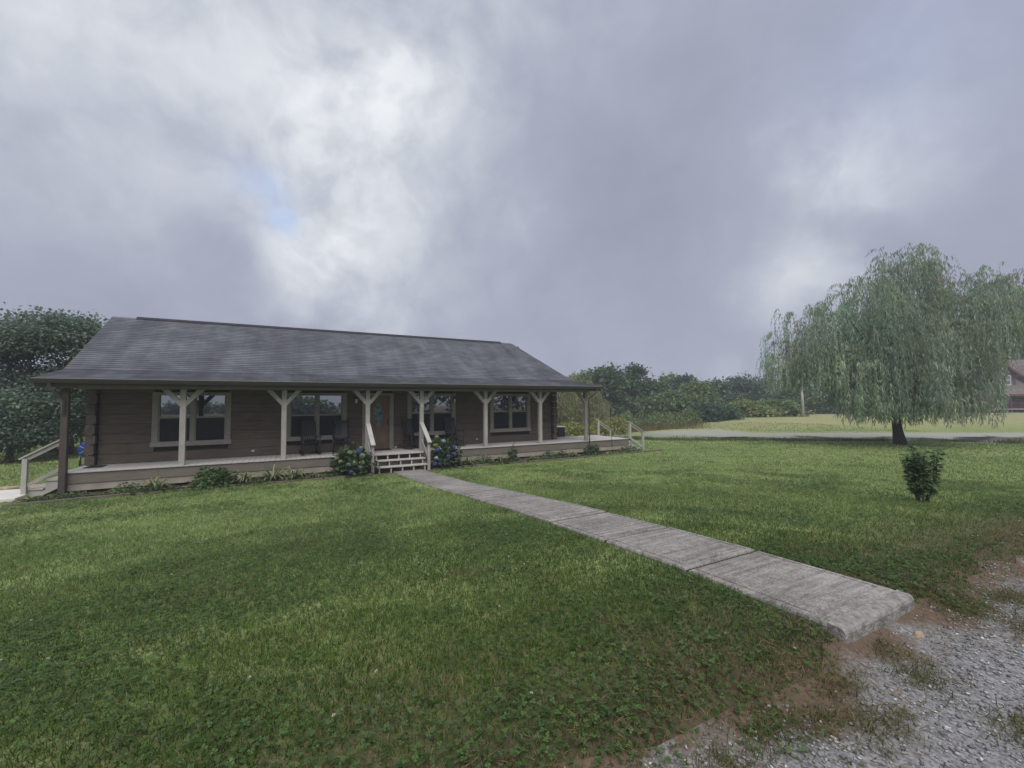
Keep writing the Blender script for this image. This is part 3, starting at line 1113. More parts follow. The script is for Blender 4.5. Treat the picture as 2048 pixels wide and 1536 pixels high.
gp = [(EY + .008, EZ - .01), (EY + .008, EZ - .13), (EY - .07, EZ - .13), (EY - .10, EZ - .06), (EY - .115, EZ - .01), (EY - .108, EZ - .01), (EY - .09, EZ - .06), (EY - .065, EZ - .122), (EY - .0, EZ - .122), (EY - .0, EZ - .01)]
gu.prism(gp, 0, -.41, 17.75)
part('gutter', gu, 'gutter', roof_o)
lip = MB()
lip.bar((-.412, EY - .112, EZ - .008), (17.752, EY - .112, EZ - .008), .016, .016)
part('gutter_lip', lip, 'trim', roof_o)
for x, yb in ((17.29, -.03), (0.10, -.19)):
    ds = MB()
    sx_ = 1 if x > 5 else -1
    xo = x + sx_ * .20
    ds.tube([(xo, EY - .05, EZ - .12), (xo, EY - .05, EZ - .22), (xo - sx_ * .05, EY - .02, EZ - .30), (x, yb, EZ - .55), (x, yb, EZ - .70)] + ([(x, yb, -.52), (x + sx_ * .02, yb - .14, -.57)] if x > 5 else [(x, yb, 1.55)]), .038, 4, True)
    part('downspout', ds, 'gutter', roof_o)

# front steps: three open treads on five stringers, two handrails
fs = MB()
fs.box(7.93, 9.53, 0.055, 0.09, -.55, -.036)
steps = part('front_steps', fs, 'stair_dark', house)
TR = [(0.0, -.335, -.032), (-.18, -.615, -.315), (-.36, -.895, -.595)]
for z, y0, y1 in TR:
    t_ = MB()
    t_.box(7.86, 9.585, y0, y1, z - .04, z, .006)
    part('tread', t_, 'step_paint', steps)
for x in (7.94, 8.32, 8.70, 9.08, 9.47):
    s_ = MB()
    s_.prism([(-.31, -.042), (-.31, -.222), (-.59, -.222), (-.59, -.402), (-.87, -.402), (-.87, -.60), (-.62, -.60), (.045, -.22), (.045, -.042)], 0, x - .02, x + .02)
    part('stringer', s_, 'step_paint', steps)
for x in (7.715, 9.60):
    p = MB()
    p.box(x - .045, x + .045, -.93, -.84, -.60, .395, .005)
    part('rail_post', p, 'post_paint', steps)
    c = MB()
    c.bar((x, 0.06, 1.045), (x, -1.0, .375), .145, .04)
    part('rail_cap', c, 'step_paint', steps)
    c = MB()
    c.bar((x, 0.03, .95), (x, -.845, .395), .04, .11)
    part('rail_board', c, 'post_paint', steps)
    c = MB()
    c.bar((x, 0.03, .40), (x, -.845, -.18), .04, .09)
    part('lower_rail', c, 'post_paint', steps)

# steps at the right end of the deck, full depth, rails both sides
rs = MB()
rs.box(19.685, 19.71, 0.06, 2.40, -.55, -.20)
rsteps = part('side_steps', rs, 'stair_dark', house)
for k, (x0, z) in enumerate(((19.69, -.19), (19.98, -.37), (20.27, -.52))):
    t_ = MB()
    t_.box(x0, x0 + .32, 0.06, 2.40, z - .04, z, .005)
    part('tread', t_, 'step_paint', rsteps)
for y in (0.10, 1.2, 2.36):
    s_ = MB()
    s_.prism([(19.69, -.232), (19.99, -.232), (19.99, -.412), (20.28, -.412), (20.28, -.562), (20.56, -.562), (20.56, -.62), (19.69, -.62)][::-1], 1, y - .02, y + .02)
    part('stringer', s_, 'step_paint', rsteps)
for y in (0.02, 2.36):
    p = MB()
    p.box(19.72, 19.82, y - .05, y + .05, -.03, .76, .005)
    p.box(20.55, 20.65, y - .05, y + .05, -.62, .25, .005)
    part('rail_post', p, 'step_paint', rsteps)
    c = MB()
    c.bar((19.68, y, .80), (20.70, y, .235), .13, .035)
    part('rail_cap', c, 'step_paint', rsteps)
    c = MB()
    c.bar((19.82, y, .64), (20.56, y, .22), .04, .09)
    part('rail_board', c, 'post_paint', rsteps)
    c = MB()
    c.bar((19.82, y, -.02), (20.56, y, -.44), .04, .09)
    part('lower_rail', c, 'step_paint', rsteps)

# steps at the left end
ls = MB()
ls.box(-.025, -.003, 0.30, YW - .05, -.58, -.20)
lsteps = part('side_steps', ls, 'stair_dark', house)
for x0, z in ((-.33, -.19), (-.68, -.40)):
    t_ = MB()
    t_.box(x0 - .02, x0 + .33, 0.24, YW - .02, z - .04, z, .005)
    t_.box(x0 + .0, x0 + .03, 0.27, YW - .05, z - .19, z - .042)
    part('tread', t_, 'step_paint', lsteps)
for y in (0.262, YW - .06):
    s_ = MB()
    s_.prism([(-.03, -.24), (-.325, -.24), (-.325, -.45), (-.675, -.45), (-.675, -.60), (-.40, -.60), (-.03, -.40)], 1, y, y + .035)
    part('stringer', s_, 'step_paint', lsteps)
for y in (0.22,):
    p = MB()
    p.box(-.745, -.645, y - .05, y + .05, -.62, .39, .005)
    part('rail_post', p, 'step_paint', lsteps)
    c = MB()
    c.bar((-.80, y, .385), (.03, y, .90), .12, .035)
    part('rail_cap', c, 'step_paint', lsteps)
    c = MB()
    c.bar((-.65, y, .39), (.02, y, .805), .04, .09)
    part('rail_board', c, 'post_paint', lsteps)
    c = MB()
    c.bar((-.65, y, -.30), (.02, y, .12), .035, .09)
    part('lower_rail', c, 'post_paint', lsteps)

# wall lanterns and outlet covers
for x in (7.49, 11.37):
    z = 1.86
    m_ = MB()
    m_.box(x - .055, x + .055, YW - .055, YW - .036, z - .09, z + .09, .004)
    m_.box(x - .05, x + .05, YW - .15, YW - .055, z + .07, z + .095, .004)
    m_.prism([(x - .06, z + .095), (x + .06, z + .095), (x, z + .16)], 1, YW - .16, YW - .04)
    lo = part('porch_light', m_, 'black_metal', house)
    g = MB()
    g.tube([(x, YW - .105, z - .09), (x, YW - .105, z + .065)], [.035, .045], 8)
    part('lamp_glass', g, 'white_plastic', lo)
for x, z in ((4.22, .185), (12.41, .205), (8.98, .05)):
    m_ = MB()
    m_.box(x - .04, x + .04, YW - .012, YW - .001, z - .03, z + .03, .003)
    oo = part('outlet', m_, 'white_plastic', house)
    s_ = MB()
    s_.box(x - .022, x - .006, YW - .016, YW - .0125, z - .012, z + .012)
    s_.box(x + .006, x + .022, YW - .016, YW - .0125, z - .012, z + .012)
    part('socket', s_, 'dark_void', oo)

# ------------------------------------------------------------------ things on and round the porch
dm = MB()
dm.box(0.24, .62, 0.72, 1.18, 0.004, 0.018, .004)
tag(add('door_mat', dm.mesh('door_mat', 'mat_black')), 'black mat lying on the bare deck boards by the left steps', 'mat')
dm = MB()
dm.box(7.98, 8.72, 0.92, 1.36, 0.004, 0.016, .004)
tag(add('door_mat', dm.mesh('door_mat', 'mat_black')), 'dark mat on the deck in front of the wooden door', 'mat')


def rocker(loc, rz, label):
    t_ = thing('rocking_chair', label, 'rocking chair', loc, 'black rocking chairs on the porch', rz)
    # local: faces -y, origin at floor; parts use local coordinates
    def P(name, m_, smooth=False, par=t_):
        o = bpy.data.objects.new(name, m_.mesh(name, 'chair_black', smooth))
        col.objects.link(o)
        o.parent = par
        return o
    for s_ in (-1, 1):
        x = s_ * .26
        r_ = MB()
        pts = [(x, -.42 + i * .1, .025 + 0.30 * ((-.42 + i * .1) + .02) ** 2) for i in range(11)]
        r_.tube(pts, [.020] * 11, 6)
        P('rocker_runner', r_, True)
        l_ = MB()
        l_.tube([(x, -.25, .04), (x, -.25, .62)], .020, 7)
        P('leg', l_, True)
        l_ = MB()
        l_.tube([(x * .92, .22, .045), (x * .90, .24, .40), (x * .86, .40, 1.16)], [.02, .022, .016], 7)
        P('leg', l_, True)
        a_ = MB()
        a_.bar((x, -.34, .645), (x * .95, .27, .60), .085, .022)
        P('armrest', a_)
    st_ = MB()
    for i in range(6):
        y = -.26 + i * .085
        st_.box(-.27, .27, y, y + .075, .415 - i * .006, .435 - i * .006, .004)
    P('seat', st_)
    for i in range(6):
        x = -.175 + i * .07
        s_ = MB()
        s_.bar((x, .235, .47), (x, .385, 1.06), .042, .012, (0, 1, 0))
        P('slat', s_)
    tr_ = MB()
    tr_.bar((-.235, .375, 1.09), (.235, .375, 1.09), .02, .11)
    P('back_rail', tr_)
    tr_ = MB()
    tr_.bar((-.235, .245, .50), (.235, .245, .50), .02, .06)
    P('back_rail', tr_)
    for z, y in ((.20, -.25), (.30, .235)):
        s_ = MB()
        s_.tube([(-.26, y, z), (.26, y, z)], .012, 6)
        P('stretcher', s_, True)
    for x in (-.255, .255):
        s_ = MB()
        s_.tube([(x, -.25, .24), (x * .93, .235, .24)], .012, 6)
        P('stretcher', s_, True)
    return t_


rocker((5.94, .86, 0), R(8), 'black rocking chair farthest left, below the window left of the door')
rocker((6.93, .86, 0), R(-6), 'black rocking chair nearest the hydrangea left of the steps')
rocker((9.50, .86, 0), R(22), 'black rocking chair half hidden behind the right handrail of the steps')
rocker((11.18, .86, 0), R(12), 'black rocking chair farthest right, behind the blue hydrangea')

# air conditioner behind the right end of the deck
ac = thing('air_conditioner', 'dark boxy air conditioner with pale top behind the right deck end', 'air conditioner', (18.4, 3.9, -.6))
m_ = MB().box(18.05, 18.50, 3.6, 4.2, -.20, .40, .02)
for i in range(9):
    m_.box(18.04, 18.51, 3.588, 3.60, -.16 + i * .06, -.13 + i * .06)
part('body', m_, 'ac_side', ac)
part('top', MB().box(18.03, 18.52, 3.58, 4.22, .402, .455, .012), 'ac_top', ac)
part('base', MB().box(18.04, 18.51, 3.59, 4.21, -.62, -.202, .01), 'ac_top', ac)

# blue hose reel beside the left log corner
hr = thing('hose_reel', 'round blue reel standing by the left log corner of the house', 'reel', (-.66, 4.0, -.6))
m_ = MB()
n_ = 28
for yy, ra in ((3.93, .255), (3.94, .262), (3.955, .262), (3.965, .24)):
    pass
m_.tube([(-.66, 3.90, .28), (-.66, 3.915, .28), (-.66, 3.93, .28)], [.225, .262, .258], n_)
part('disc', m_, 'blue_plastic', hr, True)
m_ = MB()
m_.tube([(-.66, 3.93, .28), (-.66, 4.16, .28)], .13, 16)
m_.tube([(-.66, 4.16, .28), (-.66, 4.19, .28)], .255, n_)
part('drum', m_, 'blue_plastic', hr, True)
for a_ in (0.5, 1.55, 2.6, 3.64, 4.69, 5.74):
    m_ = MB()
    m_.bar((-.66, 3.893, .28), (-.66 + .235 * math.cos(a_), 3.893, .28 + .235 * math.sin(a_)), .018, .012)
    part('spoke', m_, 'ac_top', hr)
m_ = MB()
m_.bar((-.86, 4.05, .28), (-.92, 4.05, -.60), .03, .03)
m_.bar((-.46, 4.05, .28), (-.40, 4.05, -.60), .03, .03)
m_.bar((-.88, 4.05, .28), (-.44, 4.05, .28), .03, .03)
part('stand', m_, 'black_metal', hr)

pp = thing('standpipe', 'short pale pipe with black elbow standing in the left lawn', 'pipe', (-1.83, 7.0, -.6))
part('pipe', MB().tube([(-1.83, 7.0, -.36), (-1.80, 7.0, -.03)], .032, 8), 'pale_pipe', pp, True)
part('elbow', MB().tube([(-1.83, 7.0, -.36), (-1.83, 7.0, -.53), (-1.74, 6.98, -.57), (-1.60, 6.96, -.55)], .042, 8), 'black_metal', pp, True)

rod = thing('garden_hook', 'thin black garden rod standing in the bed before the right deck end', 'rod', (18.25, -.45, -.58))
part('rod', MB().tube([(18.25, -.45, -.62), (18.16, -.45, 1.50)], .011, 6), 'black_metal', rod)
part('foot', MB().tube([(18.13, -.45, -.50), (18.37, -.45, -.52)], .010, 6), 'black_metal', rod)

# pale concrete path off the left steps, flat stones along it
lp = MB()
lp.box(-3.2, -.64, -.32, 1.30, -.70, -.515, .01)
lp.box(-5.9, -3.21, -.32, 1.30, -.70, -.517, .01)
kind(add('side_path', lp.mesh('side_path', 'pale_concrete')), 'structure')
for i, (x, y, s_, lab) in enumerate(((-1.62, 1.75, .26, 'tan flat stone farthest from the left steps, beside pale path'), (-1.10, 1.72, .22, 'tan flat stone in the middle of three beside pale path'), (-.55, 1.70, .25, 'tan flat stone nearest the left steps, beside pale path'))):
    n_ = 9
    a0 = random.random()
    rr2 = [s_ * (0.75 + .4 * random.random()) for _ in range(n_)]
    v = [(x + rr2[k] * math.cos(2 * math.pi * k / n_) * 1.2, y + .6 * rr2[k] * math.sin(2 * math.pi * k / n_), -.66) for k in range(n_)]
    v += [(p[0], p[1], -.52) for p in v]
    v += [(x + (p[0] - x) * .86, y + (p[1] - y) * .86, -.495 + random.random() * .012) for p in v[:n_]]
    f = [(k, (k + 1) % n_, (k + 1) % n_ + n_, k + n_) for k in range(n_)] + [(k + n_, (k + 1) % n_ + n_, (k + 1) % n_ + 2 * n_, k + 2 * n_) for k in range(n_)] + [tuple(range(2 * n_, 3 * n_))]
    tag(add('flat_stone', make_mesh('flat_stone', v, f, 'tan_stone')), lab, 'stone', 'flat stones beside the side path')

# flower bed along the porch, edged with old timbers
bed = MB()
v, f = [], []
xs = np.linspace(-.45, 19.9, 90)
for i, x in enumerate(xs):
    ye = -0.98 + .10 * math.sin(x * .7) * (1 if x < 6 else .6) - (.1 if x < 3 else 0)
    for j in range(6):
        y = ye + (.10 - ye) * j / 5
        v.append((x, y, -.572 + .03 * math.sin(j * 1.3) * vnoise(x, y, 2.0)))
for i in range(len(xs) - 1):
    for j in range(5):
        a = i * 6 + j
        f.append((a, a + 6, a + 7, a + 1))
bed_o = kind(add('flower_bed', make_mesh('flower_bed', v, f, 'soil', True)), 'structure')
xe = -.5
while xe < 19.8:
    ln = 2.25
    if 7.3 < xe + ln and xe < 9.7 and xe > 5:
        if xe < 7.7:
            ln = 7.75 - xe
        else:
            xe, ln = 9.72, 2.1
    ya = -1.03 + .10 * math.sin(xe * .7) * (1 if xe < 6 else .6) - (.1 if xe < 3 else 0)
    x2 = xe + ln - .03
    yb = -1.03 + .10 * math.sin(x2 * .7) * (1 if x2 < 6 else .6) - (.1 if x2 < 3 else 0)
    m_ = MB()
    za, zb_ = [float(terrain(q, w_)) for q, w_ in ((xe, ya), (x2, yb))]
    m_.bar((xe, ya, za + .015), (x2, yb, zb_ + .02 + .02 * random.random()), .09, .085)
    part('edging_timber', m_, 'timber_edge', bed_o)
    xe += ln

# ------------------------------------------------------------------ foliage helpers
def unit(a):
    return a / np.maximum(np.linalg.norm(a, axis=1, keepdims=True), 1e-9)


def leaf_quads(c, d, nrm, ln, wd):
    """leaves as folded quads (4 verts: base, side, tip, side): c base points, d directions, nrm normals"""
    d, nrm = unit(d), unit(nrm)
    s_ = unit(np.cross(d, nrm))
    ln, wd = np.asarray(ln)[:, None], np.asarray(wd)[:, None]
    mid = c + d * ln * .45
    sag = np.array([0, 0, -1.0]) * ln * .10
    v = np.stack([c, mid + s_ * wd, c + d * ln + sag, mid - s_ * wd], 1).reshape(-1, 3)
    n_ = len(c)
    f = np.arange(n_ * 4).reshape(n_, 4)
    return v, f


def jitter_col(base, n_, amt=0.25, hue=0.12):
    base = np.asarray(base)
    b_ = 1 + (rng.random((n_, 1)) - .5) * 2 * amt
    h_ = 1 + (rng.random((n_, 3)) - .5) * 2 * hue
    return np.clip(base[None] * b_ * h_, 0.002, 1)


def rand_dirs(n_):
    return unit(rng.normal(size=(n_, 3)))


def crown_mesh(name, lobes, n_leaves, size, colour, colour2=None, droop=.3, shell=.62, amt=.3):
    """lobes: (x,y,z,rx,ry,rz) ellipsoids; leaves clump towards their skins in bunches so that gaps stay open"""
    lobes = np.asarray(lobes, float)
    vol = lobes[:, 3] * lobes[:, 4] + lobes[:, 3] * lobes[:, 5]
    per = 14
    nb = max(6, n_leaves // per)
    pick = rng.choice(len(lobes), nb, p=vol / vol.sum())
    dr = rand_dirs(nb)
    dr[:, 2] = np.where(dr[:, 2] < -.35, -dr[:, 2] * .6, dr[:, 2])
    rad = shell + (1.05 - shell) * rng.random((nb, 1)) ** .6
    bc = lobes[pick, :3] + dr * lobes[pick, 3:] * rad
    bs = lobes[pick, 3:].mean(1, keepdims=True) * .16 + size * .8
    n_ = nb * per
    c = np.repeat(bc, per, 0) + rng.normal(size=(n_, 3)) * np.repeat(bs, per, 0) * np.array([1, 1, .55])
    out = unit(np.repeat(dr, per, 0) + rng.normal(size=(n_, 3)) * .7)
    d_ = out.copy()
    d_[:, 2] -= droop
    nr = unit(rng.normal(size=(n_, 3)) * .6 + np.array([0, 0, 1.0]) + out * .3)
    s_ = size * (.6 + .8 * rng.random(n_))
    v, f = leaf_quads(c, d_, nr, s_, s_ * .36)
    cc = jitter_col(colour, nb, amt)
    if colour2 is not None:
        w_ = rng.random((nb, 1)) ** 2
        cc = cc * (1 - w_) + jitter_col(colour2, nb, .2) * w_
    cl = np.repeat(cc, per, 0) * (1 + (rng.random((n_, 1)) - .5) * .3)
    return make_mesh(name, v, f, 'leaf', colors=np.repeat(cl, 4, 0))


def limb_tree(mb, base, top, r0, lobes, nb=6, sides=8, flare=1.5):
    base, top = Vector(base), Vector(top)
    pts = []
    n_ = 7
    for i in range(n_):
        t_ = i / (n_ - 1)
        p = base.lerp(top, t_) + Vector((math.sin(t_ * 5 + base.x) * .04, math.cos(t_ * 4 + base.y) * .04, 0)) * (top - base).length * .5
        pts.append(p)
    pts[0] = base - Vector((0, 0, .15))
    rad = [r0 * (flare if i == 0 else 1.15 if i == 1 else 1 - .45 * i / (n_ - 1)) for i in range(n_)]
    mb.tube(pts, rad, sides)
    for i, lb in enumerate(lobes[:nb]):
        t_ = .45 + .5 * (i / max(1, nb - 1))
        p0 = base.lerp(top, t_)
        p2 = Vector(lb[:3])
        p1 = p0.lerp(p2, .5) + Vector((0, 0, .12 * (p2 - p0).length))
        q = [p0, p0.lerp(p1, .6), p1, p1.lerp(p2, .5), p2]
        mb.tube(q, [r0 * .5, r0 * .38, r0 * .28, r0 * .18, r0 * .06], 6, False)


def broad_lobes(x, y, zb, zt, rx, ry, n_, seed):
    r_ = random.Random(seed)
    L_ = []
    H = zt - zb
    for i in range(n_):
        a = r_.random() * 2 * math.pi
        h_ = r_.random()
        wr = math.sin(math.pi * min(1, .18 + .80 * h_)) ** .7
        rr_1 = (.25 + .65 * r_.random()) * wr
        s_ = (.30 + .22 * r_.random())
        L_.append((x + math.cos(a) * rx * rr_1 * .8, y + math.sin(a) * ry * rr_1 * .8, zb + H * (.12 + .76 * h_), rx * s_, ry * s_, H * s_ * .42))
    L_.append((x, y, zt - H * .16, rx * .34, ry * .34, H * .16))
    return L_


def tree(label, name, x, y, ztop, rx, zcrown, n_leaves, size, colour, colour2=None, bark='bark', r0=.18, n_l=12, seed=1, group=None, droop=.3, shell=.62, ry=None):
    zg = float(terrain(x, y))
    t_ = thing(name, label, 'tree', (x, y, zg), group)
    lobes = broad_lobes(x, y, zcrown, ztop, rx, ry or rx, n_l, seed)
    mb = MB()
    limb_tree(mb, (x, y, zg), (x + .1, y, zcrown + (ztop - zcrown) * .55), r0, lobes, min(7, n_l))
    part('trunk', mb, bark, t_, True)
    add('crown', crown_mesh('crown', lobes, n_leaves, size, colour, colour2, droop, shell), t_)
    return t_


# ------------------------------------------------------------------ weeping willows
def willow(label, x, y, domes, zmin, n_str, ln_rng, step, leaf, colour, colour2, r0, lean, group, trunk_top, bark='bark_dark', skirt=False):
    zg = float(terrain(x, y))
    t_ = thing('weeping_willow', label, 'tree', (x, y, zg), group)
    mb = MB()
    bp_ = Vector((x, y, zg))
    tp = Vector((x + lean[0], y + lean[1], zg + trunk_top))
    pts = [bp_ + Vector((0, 0, -.2)), bp_ + Vector((0, 0, .12)), bp_.lerp(tp, .25), bp_.lerp(tp, .5) + Vector((.06, 0, 0)), bp_.lerp(tp, .75), tp]
    mb.tube(pts, [r0 * 1.75, r0 * 1.45, r0 * 1.05, r0 * .95, r0 * .9, r0 * .8], 12)
    ends = []
    for (cx, cy, cz, rx, ry, rz) in domes:
        for k in range(5):
            a = 2 * math.pi * (k + random.random() * .7) / 5
            rr_1 = .2 + .6 * random.random()
            e = Vector((cx + rx * rr_1 * math.cos(a), cy + ry * rr_1 * math.sin(a), cz + rz * (.92 - .55 * rr_1 * rr_1)))
            p0 = bp_.lerp(tp, .6 + .4 * random.random())
            m1 = p0.lerp(e, .45) + Vector((0, 0, (e - p0).length * .10))
            q = [p0, p0.lerp(m1, .5) + Vector((0, 0, .05)), m1, m1.lerp(e, .6) + Vector((0, 0, .1)), e]
            r_ = r0 * (.16 + .14 * random.random())
            mb.tube(q, [r_, r_ * .75, r_ * .5, r_ * .3, r_ * .1], 6, False)
    part('trunk', mb, bark, t_, True)
    D = np.asarray(domes, float)
    wgt = D[:, 3] * D[:, 5]
    # strands hang in bunches from twig tips spread over and inside the domes
    nbun = n_str // 7
    pk = rng.choice(len(D), nbun, p=wgt / wgt.sum())
    dr = rand_dirs(nbun)
    dr[:, 2] = np.abs(dr[:, 2])
    sh = rng.random((nbun, 1))
    rad = np.where(sh < .62, .90 + .12 * rng.random((nbun, 1)), .35 + .6 * rng.random((nbun, 1)))
    tips = D[pk, :3] + dr * D[pk, 3:] * rad
    per = 7
    st_ = np.repeat(tips, per, 0) + rng.normal(size=(nbun * per, 3)) * np.array([.22, .22, .12])
    outd = np.repeat(dr, per, 0).copy()
    outd[:, 2] = 0
    outd = unit(outd + rng.normal(size=outd.shape) * .45 * np.array([1, 1, 0]))
    n_ = len(st_)
    ln_ = ln_rng[0] + (ln_rng[1] - ln_rng[0]) * np.repeat(rng.random(nbun), per) * (.6 + .5 * rng.random(n_))
    lat = (st_[:, 0] - x) * (FV[0] - .92 * FU[0]) + (st_[:, 1] - y) * (FV[1] - .92 * FU[1])
    floor_ = zmin + rng.random(n_) * .9
    if skirt:       # the fringe hangs lower near the trunk than at both flanks
        floor_ = floor_ + np.clip((-lat - 2.7) * 1.2, 0, 1.7) + np.clip((lat - 3.9) * 2.2, 0, 3.4)
    ln_ = np.where(st_[:, 2] - floor_ < .3, 0.0, np.minimum(ln_, st_[:, 2] - floor_))
    arch = .25 + .45 * rng.random(n_)
    allc, alld, alls, allcol = [], [], [], []
    base_col = np.repeat(jitter_col(colour, nbun, .30) * (1 - .5 * (wmix_ := rng.random((nbun, 1)) ** 2)) + jitter_col(colour2, nbun, .2) * .5 * wmix_, per, 0)
    sv, sf_ = [], []
    nseg = int(ln_rng[1] * 1.15 / step) + 1
    sway = rng.normal(size=(n_, 3)) * np.array([.05, .05, 0])
    for k in range(nseg):
        s_ = k * step
        ok = s_ < ln_
        if not ok.any():
            break
        tt = s_ / 0.9
        h_ = min(tt, 1.0)
        px = st_ + outd * (arch * (h_ * (2 - h_)))[:, None] + np.array([0, 0, .16 * h_ * (1 - h_) * 2 - s_ * min(max(tt, .25), 1)]) + sway * s_ * s_ * .35
        for rep in range(2):
            sel = ok
            allc.append(px[sel])
            dd = rng.normal(size=(sel.sum(), 3)) * .45
            dd[:, 2] -= 1.4
            alld.append(dd)
            alls.append(np.full(sel.sum(), leaf) * (.65 + .7 * rng.random(sel.sum())))
            allcol.append(base_col[sel] * (1 + (rng.random((sel.sum(), 1)) - .5) * .35))
    c, d_, s_, cl = np.concatenate(allc), np.concatenate(alld), np.concatenate(alls), np.concatenate(allcol)
    nr = rng.normal(size=c.shape)
    v, f = leaf_quads(c, d_, nr, s_, s_ * .078)
    add('crown', make_mesh('crown', v, f, 'leaf', colors=np.repeat(np.clip(cl, .003, 1), 4, 0)), t_)
    return t_


wx, wy = 33.3, -5.3
S = .0262
RV = np.array([FV[0], FV[1]])
FW = np.array([FU[0], FU[1]])


def dome(px, ytop, half, dep, zbase_off, ry=None):
    """a dome of the willow: sideways offset and height taken from the trunk base, in metres"""
    h_ = (890 - ytop) * S
    zb = float(terrain(wx, wy)) + h_ * zbase_off
    p = np.array([wx, wy]) + RV * (px - 1797) * S + FW * dep
    return (p[0], p[1], zb, half * S, (ry or half) * S, h_ * (1 - zbase_off))


WD_ = [dome(1838, 484, 62, 0.0, .5), dome(1822, 490, 100, 0.3, .45), dome(1720, 556, 110, -.6, .42), dome(1640, 600, 85, .4, .42), dome(1597, 668, 52, -.2, .42),
       dome(2035, 548, 80, -.4, .5), dome(1970, 526, 95, .2, .45), dome(1880, 570, 90, -1.2, .40), dome(1760, 640, 150, 1.0, .40), dome(1900, 640, 150, .8, .38),
       dome(1850, 740, 190, -.8, .32, 120), dome(1690, 730, 110, .2, .38), dome(2010, 600, 85, .4, .45)]
willow('big weeping willow with a dark trunk standing at the edge of the pond', wx, wy, WD_, float(terrain(wx, wy)) + 1.15, 7400, (1.0, 3.0), .115, .21,
       (0.32, 0.41, 0.295), (0.41, 0.47, 0.32), .20, (-.35, .15), 'weeping willows', 3.0, skirt=True)
w2x, w2y = 26.9, 14.1
W2 = [(w2x, w2y, 1.3, 1.7, 1.7, 3.0), (w2x - 1.3, w2y + .4, 1.2, 1.3, 1.3, 2.9), (w2x + 1.2, w2y - .6, 1.0, 1.3, 1.3, 2.6), (w2x + .2, w2y - .7, .6, 2.2, 2.0, 2.4), (w2x - 2.6, w2y + 1.3, 1.0, 1.6, 1.4, 2.6)]
willow('smaller yellow-green weeping willow seen behind the right corner post of the porch', w2x, w2y, W2, float(terrain(w2x, w2y)) + .35, 1700, (1.2, 3.4), .15, .25,
       (0.27, 0.30, 0.16), (0.38, 0.38, 0.20), .18, (.2, .1), 'weeping willows', 1.8)

# ------------------------------------------------------------------ trees: left end, woods beyond the pond, and the row across the drive
DG, MG, LG, YG, BG = (0.078, 0.138, 0.074), (0.130, 0.200, 0.092), (0.200, 0.275, 0.115), (0.32, 0.345, 0.115), (0.100, 0.165, 0.108)


def at(px, u):
    return world_uv(u, (px - 1024) / 840 * u)


def zpix(ypix, u):
    return CAM[2] + (807 - ypix) / 840 * u


LT1, LT2 = (.185, .255, .185), (.135, .195, .148)
LEFT = [
    ('big dark broadleaf tree rising highest behind the left roof end', 135, 20.5, 634, 150, 880, 46000, .135, LT1, LT2, .22, 16, 3),
    ('broadleaf tree at the far left edge, thin crown with sky gaps', -12, 19.5, 668, 75, 850, 17000, .13, LT1, LT2, .16, 11, 5),
    ('low dense dark bushy tree on a short trunk at the far left lawn', 22, 17.5, 812, 75, 905, 15000, .11, LT2, LT1, .12, 10, 8),
    ('dark tree filling the gap between left corner post and log wall', 190, 24.0, 730, 90, 885, 15000, .15, LT2, LT1, .18, 10, 12),
    ('brown-trunked tree seen under the left handrail', 104, 22.0, 765, 70, 872, 13000, .14, LT2, LT1, .20, 9, 14),
]
for lab, px, u, yt, hw, yc, nl, sz, c1_, c2_, r0, nl_, sd_ in LEFT:
    p = at(px, u)
    tree(lab, 'broadleaf_tree', p[0], p[1], zpix(yt, u), hw / 840 * u, zpix(yc, u), nl, sz, c1_, c2_, 'bark', r0, nl_, sd_, 'trees behind the left end of the house')

